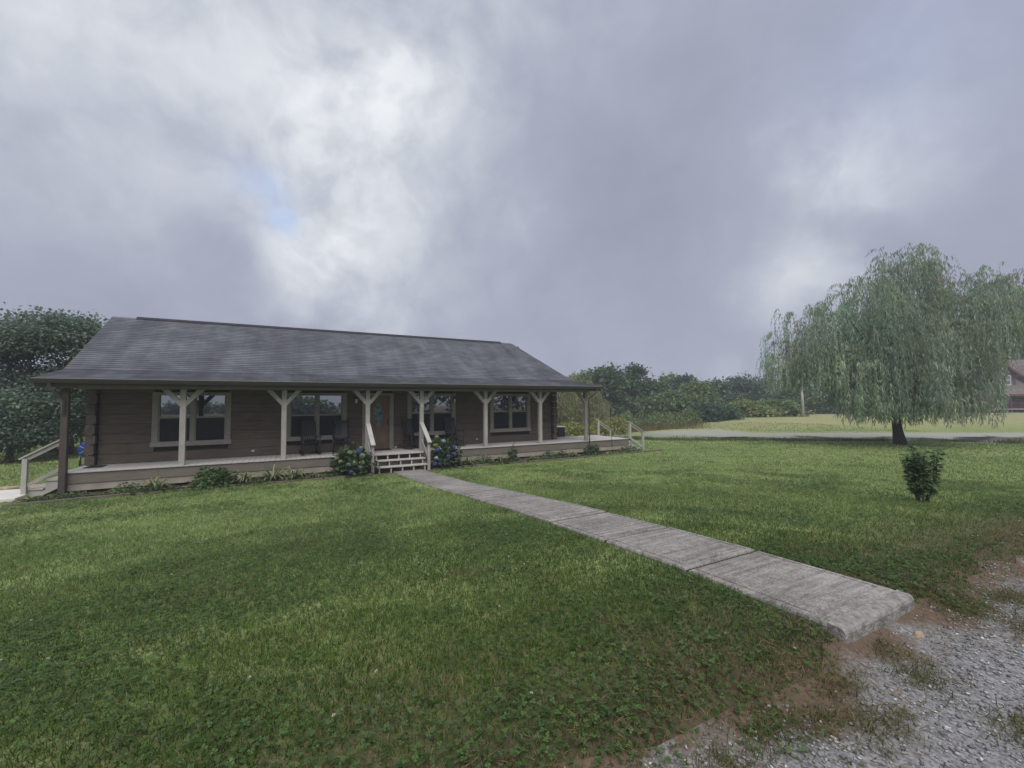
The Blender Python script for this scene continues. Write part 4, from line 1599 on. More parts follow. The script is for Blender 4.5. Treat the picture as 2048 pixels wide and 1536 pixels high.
FAR = [  # label, px, u, top y, half width px, crown bottom y, leaves, size, colours, seed
    ('green tree whose top shows just above the smaller willow', 1180, 60, 743, 55, 838, 2600, .42, MG, LG, 21),
    ('tall mid-green tree right of the smaller willow, second from porch', 1215, 57, 738, 46, 845, 3000, .40, MG, BG, 22),
    ('tallest tree of the woods, with a flat tufted dark top', 1268, 62, 731, 40, 850, 3200, .40, DG, MG, 23),
    ('dark green tree just right of the tallest flat-topped tree', 1306, 58, 768, 42, 850, 2400, .38, DG, MG, 24),
    ('pale green round tree top rising over the middle of the woods', 1338, 74, 752, 34, 830, 1800, .48, LG, MG, 25),
    ('dark umbrella-shaped tree top next to the pale round one', 1374, 72, 754, 36, 830, 1800, .46, DG, BG, 26),
    ('broad mid-green tree low in front of the umbrella-shaped tree', 1345, 50, 790, 70, 856, 3200, .36, MG, LG, 27),
    ('rounded lighter green tree in the centre of the woods', 1398, 56, 774, 52, 850, 2800, .38, LG, MG, 28),
    ('low dark spreading tree at the head of the pond', 1418, 46, 812, 66, 862, 3600, .30, DG, BG, 29),
    ('dark blue-green tree left of the widest dark crown', 1428, 72, 766, 44, 845, 2000, .46, DG, BG, 30),
    ('widest dark blue-green crown on the skyline of the woods', 1484, 74, 762, 62, 846, 2800, .46, DG, BG, 31),
    ('light green bushy tree in front of the widest dark crown', 1490, 50, 810, 48, 856, 2600, .32, LG, YG, 32),
    ('thin pale-trunked tree at the right of the dark crowns', 1528, 80, 766, 28, 835, 1200, .48, BG, MG, 33),
    ('light green tree between the pale pole and the bushy tree', 1548, 54, 806, 46, 852, 2400, .34, LG, MG, 34),
    ('dark round tree top seen through the left fringe of the big willow', 1578, 78, 764, 30, 840, 1600, .48, DG, BG, 35),
    ('mid-green tree behind the pale pole', 1600, 64, 782, 52, 848, 2600, .40, MG, LG, 36),
    ('dark tree behind the left half of the big willow', 1668, 66, 776, 58, 846, 2600, .40, DG, MG, 37),
    ('mid-green tree behind the trunk of the big willow', 1760, 70, 772, 62, 844, 2400, .42, MG, DG, 38),
    ('dark tree behind the right half of the big willow', 1850, 72, 766, 60, 842, 2400, .42, DG, MG, 39),
    ('tall dark tree behind the roof of the red-trimmed cabin', 1965, 92, 706, 62, 830, 2600, .55, DG, BG, 40),
    ('tall tree at the right edge, behind the red-trimmed cabin', 2050, 95, 690, 58, 830, 2400, .55, DG, MG, 41),
]
for lab, px, u, yt, hw, yc, nl, sz, c1_, c2_, sd_ in FAR:
    p = at(px, u)
    tree(lab, 'woodland_tree', p[0], p[1], zpix(yt, u), hw / 840 * u, zpix(yc, u), int(nl * 2.6), sz * .95, c1_, c2_, 'bark_pale' if 'pale-trunked' in lab else 'bark', .20, 11, sd_, 'trees of the woods beyond the pond', shell=.45)

# trees across the drive, seen only as reflections in the front windows
BACK = [('low distant tree across the drive mirrored in the left window, leftmost', -22, -84, 2.3), ('low distant tree across the drive mirrored in the left window, second', -12, -88, 2.0), ('low distant tree across the drive mirrored between the left windows', -3, -84, 1.9),
        ('tree across the drive mirrored in the window left of the door', 7, -62, 2.5), ('tree across the drive mirrored in the window right of the door', 20, -46, 9.5), ('tree across the drive mirrored in the right window, left part', 28, -42, 11.0), ('tree across the drive mirrored in the right window, right part', 37, -42, 11.0)]
for i, (lab, x, y, h_) in enumerate(BACK):
    tree(lab, 'roadside_tree', x, y, h_, 6.0, -1.2, 3600, .7, DG, MG, 'bark', .25, 11, 60 + i, 'trees across the drive', shell=.4)

# ------------------------------------------------------------------ bushes and rough growth on the far bank


def leafy(name, label, cat, x, y, rx, h_, n_leaves, size, colour, colour2=None, group=None, stems=6, zoff=0.0, wide=.40, droop=.35, amt=.25):
    zg = float(terrain(x, y)) + zoff
    t_ = thing(name, label, cat, (x, y, zg), group)
    mb = MB()
    for k in range(stems):
        a = 2 * math.pi * (k + random.random() * .6) / stems
        e = Vector((x + rx * .6 * math.cos(a), y + rx * .6 * math.sin(a), zg + h_ * (.6 + .3 * random.random())))
        b_ = Vector((x + rx * .12 * math.cos(a), y + rx * .12 * math.sin(a), zg - .03))
        mb.tube([b_, b_.lerp(e, .5) + Vector((0, 0, h_ * .08)), e], [size * .09, size * .07, size * .03], 5, False)
    part('stem', mb, 'bark', t_)
    n_ = n_leaves
    dr = rand_dirs(n_)
    dr[:, 2] = np.abs(dr[:, 2])
    rad = (.35 + .65 * rng.random((n_, 1)) ** .5)
    lump = 1 + .22 * np.sin(dr[:, :1] * 5 + x) * np.cos(dr[:, 1:2] * 6 + y)
    c = np.array([x, y, zg + h_ * .06]) + dr * np.array([rx, rx, h_ * .9]) * rad * lump
    d_ = dr + rng.normal(size=(n_, 3)) * .5
    d_[:, 2] -= droop
    nr = unit(dr * .8 + np.array([0, 0, .9]) + rng.normal(size=(n_, 3)) * .4)
    s_ = size * (.6 + .7 * rng.random(n_))
    v, f = leaf_quads(c, d_, nr, s_, s_ * wide)
    cl = jitter_col(colour, n_, amt)
    if colour2 is not None:
        w_ = (rng.random((n_, 1)) < .3) * rng.random((n_, 1))
        cl = cl * (1 - w_) + np.asarray(colour2) * w_
    add('foliage', make_mesh('foliage', v, f, 'leaf', colors=np.repeat(cl, 4, 0)), t_)
    return t_


BUSH = [('yellow-green bush left of the first right-hand rail post', 1140, 31, 1.2, 1.1), ('yellow-green bush just behind the air conditioner', 1165, 30, 1.0, .9), ('yellow-green bush between the porch corner post and the back rail', 1200, 31.5, 1.0, 1.2),
        ('yellow-green bush seen between the two side rails', 1228, 33, 1.1, 1.4), ('pale green bush above the front side-rail post', 1250, 36, 1.2, 1.6), ('dark green bush just right of the front side rail', 1282, 38, 1.5, 1.8),
        ('bright green bush on the far bank, nearest the pond tip', 1320, 40, 1.5, 1.7), ('small green bush on the far bank, right of the bright one', 1348, 41, 1.2, 1.5), ('pale bush at the right end of the far bank growth', 1375, 42, 1.1, 1.8)]
for i, (lab, px, u, rx, h_) in enumerate(BUSH):
    p = at(px, u)
    leafy('bank_bush', lab, 'bush', p[0], p[1], rx, h_, 900, .17, (YG, YG, YG, YG, LG, MG, LG, LG, LG)[i], YG, 'bushes on the far bank of the pond')

# tall rough grass on the banks: one mass of blades


def blades(c, h_, w_, colour, lean=.35, seg=False):
    n_ = len(c)
    a = rng.random(n_) * 2 * math.pi
    side = np.stack([np.cos(a), np.sin(a), np.zeros(n_)], 1) * (w_ * .5)[:, None]
    b_ = rng.random(n_) * 2 * math.pi
    ln_ = (np.stack([np.cos(b_), np.sin(b_), np.zeros(n_)], 1)) * (h_ * lean * rng.random(n_))[:, None]
    up_ = np.zeros((n_, 3))
    up_[:, 2] = h_
    if seg:
        m_ = c + up_ * .62 + ln_ * .40
        tip = c + up_ + ln_ * 1.6
        tip[:, 2] -= np.linalg.norm(ln_, axis=1) * .5
        v = np.stack([c - side, c + side, m_ + side * .8, m_ - side * .8, tip], 1).reshape(-1, 3)
        k = np.arange(n_)[:, None] * 5
        f = np.concatenate([k + np.array([[0, 1, 2]]), k + np.array([[0, 2, 3]]), k + np.array([[3, 2, 4]])], 0)
        return v, f, np.repeat(colour, 5, 0)
    tip = c + up_ + ln_
    v = np.stack([c - side, c + side, tip], 1).reshape(-1, 3)
    f = np.arange(n_ * 3).reshape(n_, 3)
    return v, f, np.repeat(colour, 3, 0)


n_ = 14000
px_ = 1105 + 150 + (rng.random(n_) + rng.random(n_) - 1) * 165
uu = 29 + rng.random(n_) * 16
xy = np.stack([CAM[0] + uu * FU[0] + (px_ - 1024) / 840 * uu * FV[0], CAM[1] + uu * FU[1] + (px_ - 1024) / 840 * uu * FV[1]], 1)
sdv = poly_sd(xy[:, 0], xy[:, 1], POND)
ok = (sdv > .1) & (sdv < 9) & (uu > 29)
xy = xy[ok]
c = np.concatenate([xy, terrain(xy[:, 0], xy[:, 1])[:, None]], 1)
hh = (.15 + .45 * rng.random(len(c))) * (.4 + vnoise(c[:, 0], c[:, 1], .6))
w1 = rng.random((len(c), 1))
cl = jitter_col((.17, .18, .07), len(c)) * w1 + jitter_col((.24, .185, .10), len(c)) * (1 - w1)
v, f, vc_ = blades(c, hh, np.full(len(c), .06), cl, .5)
kind(add('bank_grass', make_mesh('bank_grass', v, f, 'grass', colors=vc_)), 'stuff')['label'] = 'brownish tall grass on the far bank of the pond'
# sedges along the near shore
n_ = 9000
tS = rng.random(n_) * 7
P8 = POND[:8]
i0 = np.minimum(tS.astype(int), 6)
fr = (tS - i0)[:, None]
xy = P8[i0] * (1 - fr) + P8[i0 + 1] * fr
xy = xy - FU * (rng.random((n_, 1)) * 1.1 - .25)
dens = vnoise(xy[:, 0], xy[:, 1], .7)
rightp = (xy - world_uv(0, 0)) @ FV
ok = dens > np.where(rightp > 22, .62, .22)
xy = xy[ok]
c = np.concatenate([xy, np.maximum(terrain(xy[:, 0], xy[:, 1]), WATER_Z - .05)[:, None]], 1)
hh = (.06 + .22 * rng.random(len(c))) * (.4 + dens[ok])
w1 = rng.random((len(c), 1))
cl = jitter_col((.12, .165, .06), len(c)) * w1 + jitter_col((.19, .19, .09), len(c)) * (1 - w1)
v, f, vc_ = blades(c, hh, np.full(len(c), .035), cl, .6)
kind(add('shore_grass', make_mesh('shore_grass', v, f, 'grass', colors=vc_)), 'stuff')['label'] = 'rough grass along the near shore of the pond'
# shaded undergrowth filling the foot of the woods
lob = []
for i in range(46):
    px = 1150 + i * 20
    u = 66 + random.random() * 20
    p = at(px, u)
    lob.append((p[0], p[1], float(terrain(p[0], p[1])) + 1.6, 2.6, 2.6, 2.4 + random.random() * 1.4))
for i in range(14):
    px = -160 + i * 28
    u = 27 + random.random() * 5
    p = at(px, u)
    lob.append((p[0], p[1], float(terrain(p[0], p[1])) + .9, 1.4, 1.4, 1.5 + random.random()))
kind(add('undergrowth', crown_mesh('undergrowth', lob, 15000, .42, DG, MG, shell=.2)), 'stuff')['label'] = 'dark undergrowth filling the foot of the woods'

# ------------------------------------------------------------------ bed plants


def straps(label, x, y, n_blades, ln_, colour, colour2, stalk=0):
    zg = -.575
    t_ = thing('daylily', label, 'plant', (x, y, zg), 'strap-leaved plants in the porch bed')
    V, F, Cc = [], [], []
    for k in range(n_blades):
        a = random.random() * 2 * math.pi
        l_ = ln_ * 1.25 * (.6 + .5 * random.random())
        rise = .45 + .5 * random.random()
        w_ = .015 + .011 * random.random()
        bx, by = x + .05 * random.gauss(0, 1), y + .05 * random.gauss(0, 1)
        cs_, sn = math.cos(a), math.sin(a)
        cmix = random.random()
        cc = [p * (1 - cmix) + q * cmix for p, q in zip(colour, colour2)]
        o0 = len(V)
        for i in range(6):
            t = i / 5
            rr_1 = l_ * .75 * t * (1.0 - .1 * t)
            hz = l_ * rise * (1.7 * t - 1.45 * t * t * (1.2 - rise * .4))
            ww = w_ * (1 - t ** 3) + .001
            V.append((bx + cs_ * rr_1 - sn * ww, by + sn * rr_1 + cs_ * ww, zg + max(hz, .01)))
            V.append((bx + cs_ * rr_1 + sn * ww, by + sn * rr_1 - cs_ * ww, zg + max(hz, .01)))
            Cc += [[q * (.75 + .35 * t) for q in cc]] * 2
        for i in range(5):
            F.append((o0 + 2 * i, o0 + 2 * i + 1, o0 + 2 * i + 3, o0 + 2 * i + 2))
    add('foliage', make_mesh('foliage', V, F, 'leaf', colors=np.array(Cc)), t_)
    if stalk:
        mb = MB()
        mb.tube([(x, y, zg), (x + .03, y, zg + stalk * .6), (x + .01, y - .02, zg + stalk)], [.008, .007, .006], 5)
        part('stalk', mb, 'leaf_stalk', t_)
    return t_


mat('leaf_stalk', (.12, .17, .06), .7)
SG, SP = (.17, .24, .095), (.42, .43, .25)
straps('strap-leaved plant with a tall stem, left of the bushy bed plant', 2.15, -.62, 46, .55, SG, SP, .55)
straps('strap-leaved clump just right of the bushy bed plant', 4.12, -.66, 60, .58, SG, SP)
straps('tallest strap-leaved clump, near the post left of the chairs', 4.85, -.60, 64, .68, SG, SP)
straps('strap-leaved clump directly below the post left of the chairs', 5.45, -.66, 56, .60, SG, SP)
straps('small pale strap-leaved tuft left of the first hydrangea', 6.05, -.70, 30, .40, SG, SP)
straps('pale strap-leaved clump just right of the blue hydrangea', 11.2, -.62, 48, .50, SG, (.42, .44, .30))
straps('thin grassy clump in the bed under the rightmost window', 12.6, -.60, 34, .45, SG, SP)
straps('thin grassy clump right of the tall dark bed plant', 13.95, -.66, 40, .40, SG, SP)
straps('low strap-leaved tuft in the bed before the right corner post', 15.9, -.66, 40, .42, SG, SP)
BEDP = [('low ragged weeds in the bed nearest the left corner post', 1.55, -.62, .42, .26, 260, .075, MG), ('bushy bright green plant between two strap-leaved clumps', 3.42, -.58, .55, .50, 800, .11, (.075, .14, .045)),
        ('leafy tuft in the bed between pale clump and tall dark plant', 11.85, -.60, .38, .38, 320, .075, MG), ('tall dark upright plant in the bed right of the steps', 13.12, -.52, .20, .62, 260, .10, DG),
        ('low dark leafy clump in the right part of the bed', 14.75, -.60, .34, .32, 320, .075, MG), ('low leafy clump left of the bush at the downspout', 15.35, -.62, .28, .34, 260, .07, DG),
        ('round green bush at the foot of the right downspout', 17.05, -.52, .42, .42, 700, .085, (.07, .12, .05)), ('low weeds in the bed between black rod and side steps', 19.2, -.58, .50, .26, 380, .07, (.08, .12, .045)),
        ('small leafy weed at the left end of the bed', .55, -.78, .32, .16, 160, .07, MG), ('low leafy clump in the bed between two strap-leaved clumps', 4.55, -.85, .28, .18, 200, .06, MG)]
for lab, x, y, rx, h_, nl, sz, c_ in BEDP:
    leafy('bed_plant', lab, 'plant', x, y, rx, h_, nl, sz, c_, LG, 'leafy plants in the porch bed', stems=5, zoff=.01)
# creeping weeds all along the bed edge
n_ = 5200
xx = -.4 + 20.2 * rng.random(n_)
yy = -1.08 + .62 * rng.random(n_) ** 1.2
ok = ~((xx > 7.75) & (xx < 9.75)) & (fbm(xx, yy, 1.1) > .42)
xx, yy = xx[ok], yy[ok]
c = np.stack([xx, yy, np.full(len(xx), -.565) + .09 * rng.random(len(xx)) * (vnoise(xx, yy, 2.0) + .3)], 1)
d_ = rng.normal(size=c.shape)
d_[:, 2] = np.abs(d_[:, 2]) * .5
nr = np.array([0, 0, 1.0]) + rng.normal(size=c.shape) * .5
s_ = .045 + .05 * rng.random(len(c))
v, f = leaf_quads(c, d_, nr, s_, s_ * .4)
kind(add('bed_weeds', make_mesh('bed_weeds', v, f, 'leaf', colors=np.repeat(jitter_col((.07, .115, .04), len(c)), 4, 0))), 'stuff')['label'] = 'creeping weeds along the porch bed'


def hydrangea(label, x, y, rx, h_, nl, blooms):
    t_ = leafy('hydrangea', label, 'shrub', x, y, rx, h_, nl, .145, (.055, .105, .045), (.13, .19, .075), 'hydrangeas beside the front steps', stems=8, wide=.36, droop=.25)
    for (bx, by, bz, r_, c_) in blooms:
        by, r_ = by + .10, r_ * .9
        n_ = 150
        dr = rand_dirs(n_)
        c = np.array([bx, by, bz]) + dr * r_ * np.array([1, 1, .85]) * (.85 + .2 * rng.random((n_, 1)))
        d_ = np.cross(dr, rng.normal(size=(n_, 3)))
        nr = dr + rng.normal(size=(n_, 3)) * .25
        s_ = r_ * (.34 + .2 * rng.random(n_))
        v, f = leaf_quads(c, d_, nr, s_, s_ * .45)
        cl = jitter_col(c_, n_, .25, .10)
        core = MB()
        core.tube([(bx, by, bz - r_ * .6), (bx, by, bz), (bx, by, bz + r_ * .55)], [r_ * .45, r_ * .78, r_ * .4], 8)
        k0 = len(v)
        fa_ = [tuple(q) for q in f] + [tuple(i + k0 for i in q) for q in core.f]
        vv = [tuple(q) for q in v] + core.v
        cc = np.concatenate([np.repeat(cl, 4, 0), np.tile(np.array(c_) * .55, (len(core.v), 1))])
        add('bloom', make_mesh('bloom', vv, fa_, 'petal', colors=cc), t_)
    return t_


BL, CRM, GRY, PB = (.10, .14, .36), (.34, .37, .21), (.20, .25, .22), (.42, .50, .55)
hydrangea('hydrangea left of the steps, mostly cream-green blooms and one blue', 7.12, -.62, .66, .96, 950, [(7.26, -1.18, .22, .095, BL), (7.36, -1.24, .09, .10, CRM), (7.13, -1.28, -.12, .10, CRM), (7.34, -1.26, -.12, .095, CRM),
          (7.0, -1.12, .20, .085, CRM), (7.58, -1.12, .13, .10, GRY), (6.95, -1.28, -.16, .09, GRY), (7.28, -1.36, -.26, .09, GRY), (7.34, -1.06, .32, .075, CRM), (6.62, -1.06, .03, .075, CRM), (7.02, -1.36, -.38, .07, (.13, .18, .36)), (6.72, -1.16, -.06, .075, CRM)])
hydrangea('hydrangea right of the steps with several blue blooms', 10.28, -.60, .62, 1.05, 760, [(9.88, -1.06, .10, .10, BL), (10.24, -1.20, -.14, .10, BL), (10.48, -1.14, -.07, .095, BL), (10.46, -1.08, .15, .095, BL), (9.78, -1.14, -.36, .095, BL),
          (9.95, -1.22, -.35, .085, (.13, .18, .40)), (9.82, -1.14, -.16, .085, PB), (10.13, -1.02, .40, .085, PB), (9.90, -.95, .56, .08, CRM), (9.83, -1.0, .27, .085, (.36, .42, .12))])

# shrub standing alone in the right lawn
sx_, sy_ = 14.85, -12.12
zg = float(terrain(sx_, sy_))
sh = thing('lawn_shrub', 'lone dark leafy shrub on bare stems standing in the open lawn', 'shrub', (sx_, sy_, zg))
mb = MB()
tipl = []
for k in range(9):
    a = 2 * math.pi * (k + .4 * random.random()) / 9
    r_ = .07 + .19 * random.random()
    h_ = .68 + .28 * random.random()
    b_ = Vector((sx_ + .05 * math.cos(a), sy_ + .05 * math.sin(a), zg - .03))
    e = Vector((sx_ + r_ * math.cos(a), sy_ + r_ * math.sin(a), zg + h_))
    md = b_.lerp(e, .45) + Vector((.05 * math.cos(a), .05 * math.sin(a), 0))
    mb.tube([b_, md, e], [.013, .010, .004], 6, False)
    for t in np.linspace(.22, 1.0, 18):
        q = b_.lerp(md, t / .45) if t < .45 else md.lerp(e, (t - .45) / .55)
        tipl.append(tuple(q))
part('stem', mb, 'bark', sh, True)
tipl = np.array(tipl)
per = 8
c = np.repeat(tipl, per, 0)
n_ = len(c)
d_ = rng.normal(size=(n_, 3))
d_[:, 2] = d_[:, 2] * .3 - .1
nr = np.array([0, 0, 1.0]) + rng.normal(size=(n_, 3)) * .45
s_ = .05 + .05 * rng.random(n_)
v, f = leaf_quads(c + unit(d_) * .05 * rng.random((n_, 1)), d_, nr, s_, s_ * .36)
add('foliage', make_mesh('foliage', v, f, 'leaf', colors=np.repeat(jitter_col((.135, .215, .10), n_, .45), 4, 0)), sh)

# ------------------------------------------------------------------ utility pole, wire, cabin beyond the pond
p = at(1605, 50)
zg = float(terrain(*p))
po = thing('utility_pole', 'pale wooden pole standing on the rise beyond the pond', 'pole', (p[0], p[1], zg))
part('shaft', MB().tube([(p[0], p[1], zg - .2), (p[0] - .10, p[1], zg + 2.4), (p[0] - .2, p[1], zg + 4.9)], [.15, .135, .115], 10), 'pole_wood', po, True)
part('cap', MB().tube([(p[0] - .2, p[1], zg + 4.9), (p[0] - .2, p[1], zg + 4.96)], [.12, .08], 10), 'pole_wood', po)
wr = MB()
a, b_ = Vector((-13.0, 12.5, 7.6)), Vector((-.45, 3.45, 4.02))
wr.tube([a.lerp(b_, t) - Vector((0, 0, 1.2 * t * (1 - t))) for t in np.linspace(0, 1, 14)], .012, 5)
tag(add('overhead_wire', wr.mesh('overhead_wire', 'wire')), 'thin overhead wire running from upper left to the roof end', 'wire')

cu = 66
cp = at(2046, cu)
cabin = thing('cabin', 'brown cabin with red trim and porch half hidden by the big willow', 'house', (cp[0], cp[1], float(terrain(*cp))))
cz = float(terrain(*cp))
# local frame: a along the front (to the right in view), b back; parts in world coordinates
RVv, FWv = Vector((FV[0], FV[1], 0)), Vector((FU[0], FU[1], 0))


def cab(mb, a0, a1, b0, b1, z0, z1):
    v = [Vector((cp[0], cp[1], cz)) + RVv * a + FWv * b_ + Vector((0, 0, z)) for z in (z0, z1) for b_ in (b0, b1) for a in (a0, a1)]
    return mb.add(v, [(0, 2, 3, 1), (4, 5, 7, 6), (0, 1, 5, 4), (2, 6, 7, 3), (0, 4, 6, 2), (1, 3, 7, 5)])


def cpt(a, b_, z):
    return Vector((cp[0], cp[1], cz)) + RVv * a + FWv * b_ + Vector((0, 0, z))


w_ = cab(MB(), -7.2, 7.2, 0, 8, .1, 3.6)
part('wall', w_, 'cabin_log', cabin)
rf = MB()
rf.add([cpt(-8, -.3, 3.9), cpt(8, -.3, 3.9), cpt(8, 4, 8.6), cpt(-8, 4, 8.6), cpt(-8, 8.5, 3.9), cpt(8, 8.5, 3.9)], [(0, 1, 2, 3), (3, 2, 5, 4), (0, 3, 4), (1, 5, 2)])
roofc = part('roof', rf, 'cabin_roof', cabin)
for a0 in (-5.4, .6):
    g = MB()
    g.add([cpt(a0, .0, 3.9), cpt(a0 + 4.4, .0, 3.9), cpt(a0 + 4.4, .0, 5.9), cpt(a0 + 2.2, .0, 7.4), cpt(a0, .0, 5.9), cpt(a0, 3.4, 5.9), cpt(a0 + 4.4, 3.4, 5.9), cpt(a0 + 2.2, 3.4, 7.4)], [(0, 1, 2, 3, 4), (0, 4, 5), (1, 6, 2)])
    dmr = part('dormer', g, 'cabin_log', cabin)
    g = MB()
    g.add([cpt(a0 - .5, -.5, 5.65), cpt(a0 + 2.2, -.5, 7.55), cpt(a0 + 4.9, -.5, 5.65), cpt(a0 - .5, 3.4, 5.65), cpt(a0 + 2.2, 3.4, 7.55), cpt(a0 + 4.9, 3.4, 5.65)], [(0, 1, 4, 3), (1, 2, 5, 4)])
    part('dormer_roof', g, 'cabin_roof', dmr)
    g = MB()
    g.bar(cpt(a0 - .5, -.52, 5.55), cpt(a0 + 2.2, -.52, 7.45), .06, .28)
    g.bar(cpt(a0 + 2.2, -.52, 7.45), cpt(a0 + 4.9, -.52, 5.55), .06, .28)
    part('bargeboard', g, 'red_paint', dmr)
    for k in (-.75, .75):
        w0 = a0 + 2.2 + k
        fr_ = MB()
        for (q0, q1, z0, z1) in ((-.6, -.5, 4.3, 5.7), (.5, .6, 4.3, 5.7), (-.6, .6, 4.2, 4.3), (-.6, .6, 5.7, 5.8), (-.6, .6, 4.97, 5.05)):
            cab(fr_, w0 + q0, w0 + q1, -.06, -.01, z0, z1)
        wf = part('window', fr_, 'cabin_white', cabin)
        part('pane', cab(MB(), w0 - .5, w0 + .5, -.03, -.012, 4.3, 5.7), 'window_glass', wf)
pr = MB()
pr.add([cpt(-8.4, -3.0, 2.75), cpt(8.4, -3.0, 2.75), cpt(8.4, 0, 4.0), cpt(-8.4, 0, 4.0), cpt(-8.4, -3.0, 2.63), cpt(8.4, -3.0, 2.63)], [(0, 1, 2, 3), (4, 5, 1, 0)])
part('porch_roof', pr, 'cabin_roof', cabin)
part('porch_fascia', cab(MB(), -8.4, 8.4, -3.06, -3.0, 2.45, 2.74), 'red_paint', cabin)
part('porch_deck', cab(MB(), -8.2, 8.2, -2.9, 0, .42, .60), 'trim', cabin)
for k in range(7):
    a_ = -8.0 + k * 2.66
    part('porch_post', cab(MB(), a_ - .09, a_ + .09, -2.85, -2.67, 0, 2.5), 'red_paint', cabin)
for k in range(6):
    a_ = -8.0 + k * 2.66
    g = MB()
    cab(g, a_ + .1, a_ + 2.55, -2.80, -2.74, 1.42, 1.50)
    cab(g, a_ + .1, a_ + 2.55, -2.80, -2.74, .75, .81)
    for j in range(9):
        cab(g, a_ + .25 + j * .27, a_ + .30 + j * .27, -2.79, -2.75, .81, 1.42)
    part('railing', g, 'red_paint', cabin)
part('crawl_shade', cab(MB(), -8.0, 8.0, -2.6, -2.5, 0, .42), 'dark_void', cabin)  # near-black panel stands in for the shade under the porch deck
for a_ in (-5.5, -2.5, 2.0, 5.0):
    fr_ = MB()
    for (q0, q1, z0, z1) in ((-.55, -.45, 1.0, 2.3), (.45, .55, 1.0, 2.3), (-.55, .55, .9, 1.0), (-.55, .55, 2.3, 2.4), (-.04, .04, 1.0, 2.3)):
        cab(fr_, a_ + q0, a_ + q1, -.07, -.01, z0, z1)
    wf = part('window', fr_, 'cabin_white', cabin)
    part('pane', cab(MB(), a_ - .45, a_ + .45, -.03, -.012, 1.0, 2.3), 'window_glass', wf)
g = cab(MB(), -6.0, -5.2, 3.2, 4.0, 6.5, 9.3)
part('chimney', g, 'cabin_roof', roofc)

# ------------------------------------------------------------------ lawn blades, clover, gravel stones


def ring_pts(r0, r1, dens, spread=1.35):
    area = spread * (r1 * r1 - r0 * r0)
    n_ = int(area * dens)
    rr_1 = np.sqrt(r0 * r0 + (r1 * r1 - r0 * r0) * rng.random(n_))
    th_ = YAW + (rng.random(n_) * 2 - 1) * spread
    return CAM[0] + rr_1 * np.sin(th_), CAM[1] + rr_1 * np.cos(th_), rr_1


def drive_edge(x):
    return -13.80 + (fbm(x, np.full_like(x, 3.0), 0.9) - 0.5) * 0.5 + (vnoise(x, np.full_like(x, 9.0), 5.0) - 0.5) * 0.16


def lawn_ok(x, y):
    ok = ~((x > WX0 - .012) & (x < WX1 + .012) & (y > -13.86) & (y < -.5))
    e = drive_edge(x) + (vnoise(x, y, 3.0) - .5) * .45 - .08 + rng.normal(size=np.shape(x)) * .13
    e = np.where((x > 8.2) & (x < 9.7), -13.82, e)
    ok &= y > e
    ok &= ~((x > -.5) & (x < 20.0) & (y > -1.02) & (y < 9.5))
    ok &= ~((x > -6) & (x < -.3) & (y > -.36) & (y < 1.34))
    ok &= ~((x > 19.6) & (x < 20.9) & (y > -.1) & (y < 2.6))
    return ok


GV, GF, GC, off = [], [], [], 0
RINGS = [(1.0, 3.4, 5200, .065, .0042, True), (3.4, 6, 3600, .062, .005, True), (6, 10, 1700, .060, .0075, False), (10, 16, 760, .060, .012, False), (16, 26, 330, .065, .022, False), (26, 46, 60, .075, .05, False)]
for r0, r1, dens, hgt, wid, seg in RINGS:
    x, y, rr_1 = ring_pts(r0, r1, dens)
    ok = lawn_ok(x, y)
    tuft = (~ok) & (y < -13.5) & (y > -16.5) & (fbm(x, y, 1.7) > .56) & ~((x > WX0 - .1) & (x < WX1 + .1) & (y > -13.95)) & (rng.random(len(x)) < .6)
    keep = ok | tuft
    x, y = x[keep], y[keep]
    isT = tuft[keep]
    if r1 > 20:
        k2 = poly_sd(x, y, POND) > .2
        x, y, isT = x[k2], y[k2], isT[k2]
    z = terrain(x, y)
    n_ = len(x)
    patch = fbm(x, y, .55)
    patch2 = fbm(x + 40, y - 17, 1.6)
    coarse = vnoise(x, y, 6.0)
    h_ = hgt * (.45 + .75 * rng.random(n_)) * (.6 + .7 * patch2) * np.where(isT, .8, 1)
    h_ *= np.where((y < -13.2), .75, 1)
    g1, g2, dry = np.array((.047, .106, .014)), np.array((.096, .162, .023)), np.array((.22, .185, .09))
    paleness = sstep(-14.5, -3.5, y + .35 * (x - 9.0) * (x > 9.0))[:, None]     # blade colour grades paler away from the drive
    g1, g2 = g1 * (1 - paleness) + np.array((.215, .325, .105)) * paleness, g2 * (1 - paleness) + np.array((.355, .445, .175)) * paleness
    w_ = np.clip((patch - .30) * 2.0 + (rng.random(n_) - .5) * .7, 0, 1)[:, None]
    cl = g1 * (1 - w_) + g2 * w_
    dfr = np.clip((patch2 - .62) * 3.0, 0, .45) + .035
    edge_d = np.clip((-12.6 - y) / 1.6, 0, 1) * .55 * (vnoise(x, y, 2.4) > .45)
    isd = (rng.random(n_) < dfr + edge_d)[:, None]
    cl = np.where(isd, dry * (.5 + .7 * rng.random((n_, 1))), cl)
    cl = cl * (.5 + 1.0 * rng.random((n_, 1)) ** 1.3) * (.82 + .36 * coarse[:, None])
    v, f, vc_ = blades(np.stack([x, y, z - .004], 1), h_, np.full(n_, wid) * (.7 + .6 * rng.random(n_)), cl, 1.5, seg)
    GV.append(v)
    GF.append(f + off)
    GC.append(vc_)
    off += len(v)
TUFTS = [(9.8, -14.35, .20), (9.72, -14.46, .17), (8.5, -14.17, .15), (7.86, -14.22, .16), (7.35, -13.98, .15), (9.78, -13.98, .20), (7.98, -13.97, .13), (9.78, -13.9, .18), (10.35, -14.1, .16), (8.6, -13.95, .12), (8.4, -14.56, .14), (7.62, -14.08, .12), (6.9, -14.05, .16), (11.2, -14.3, .22), (12.4, -14.2, .25)]
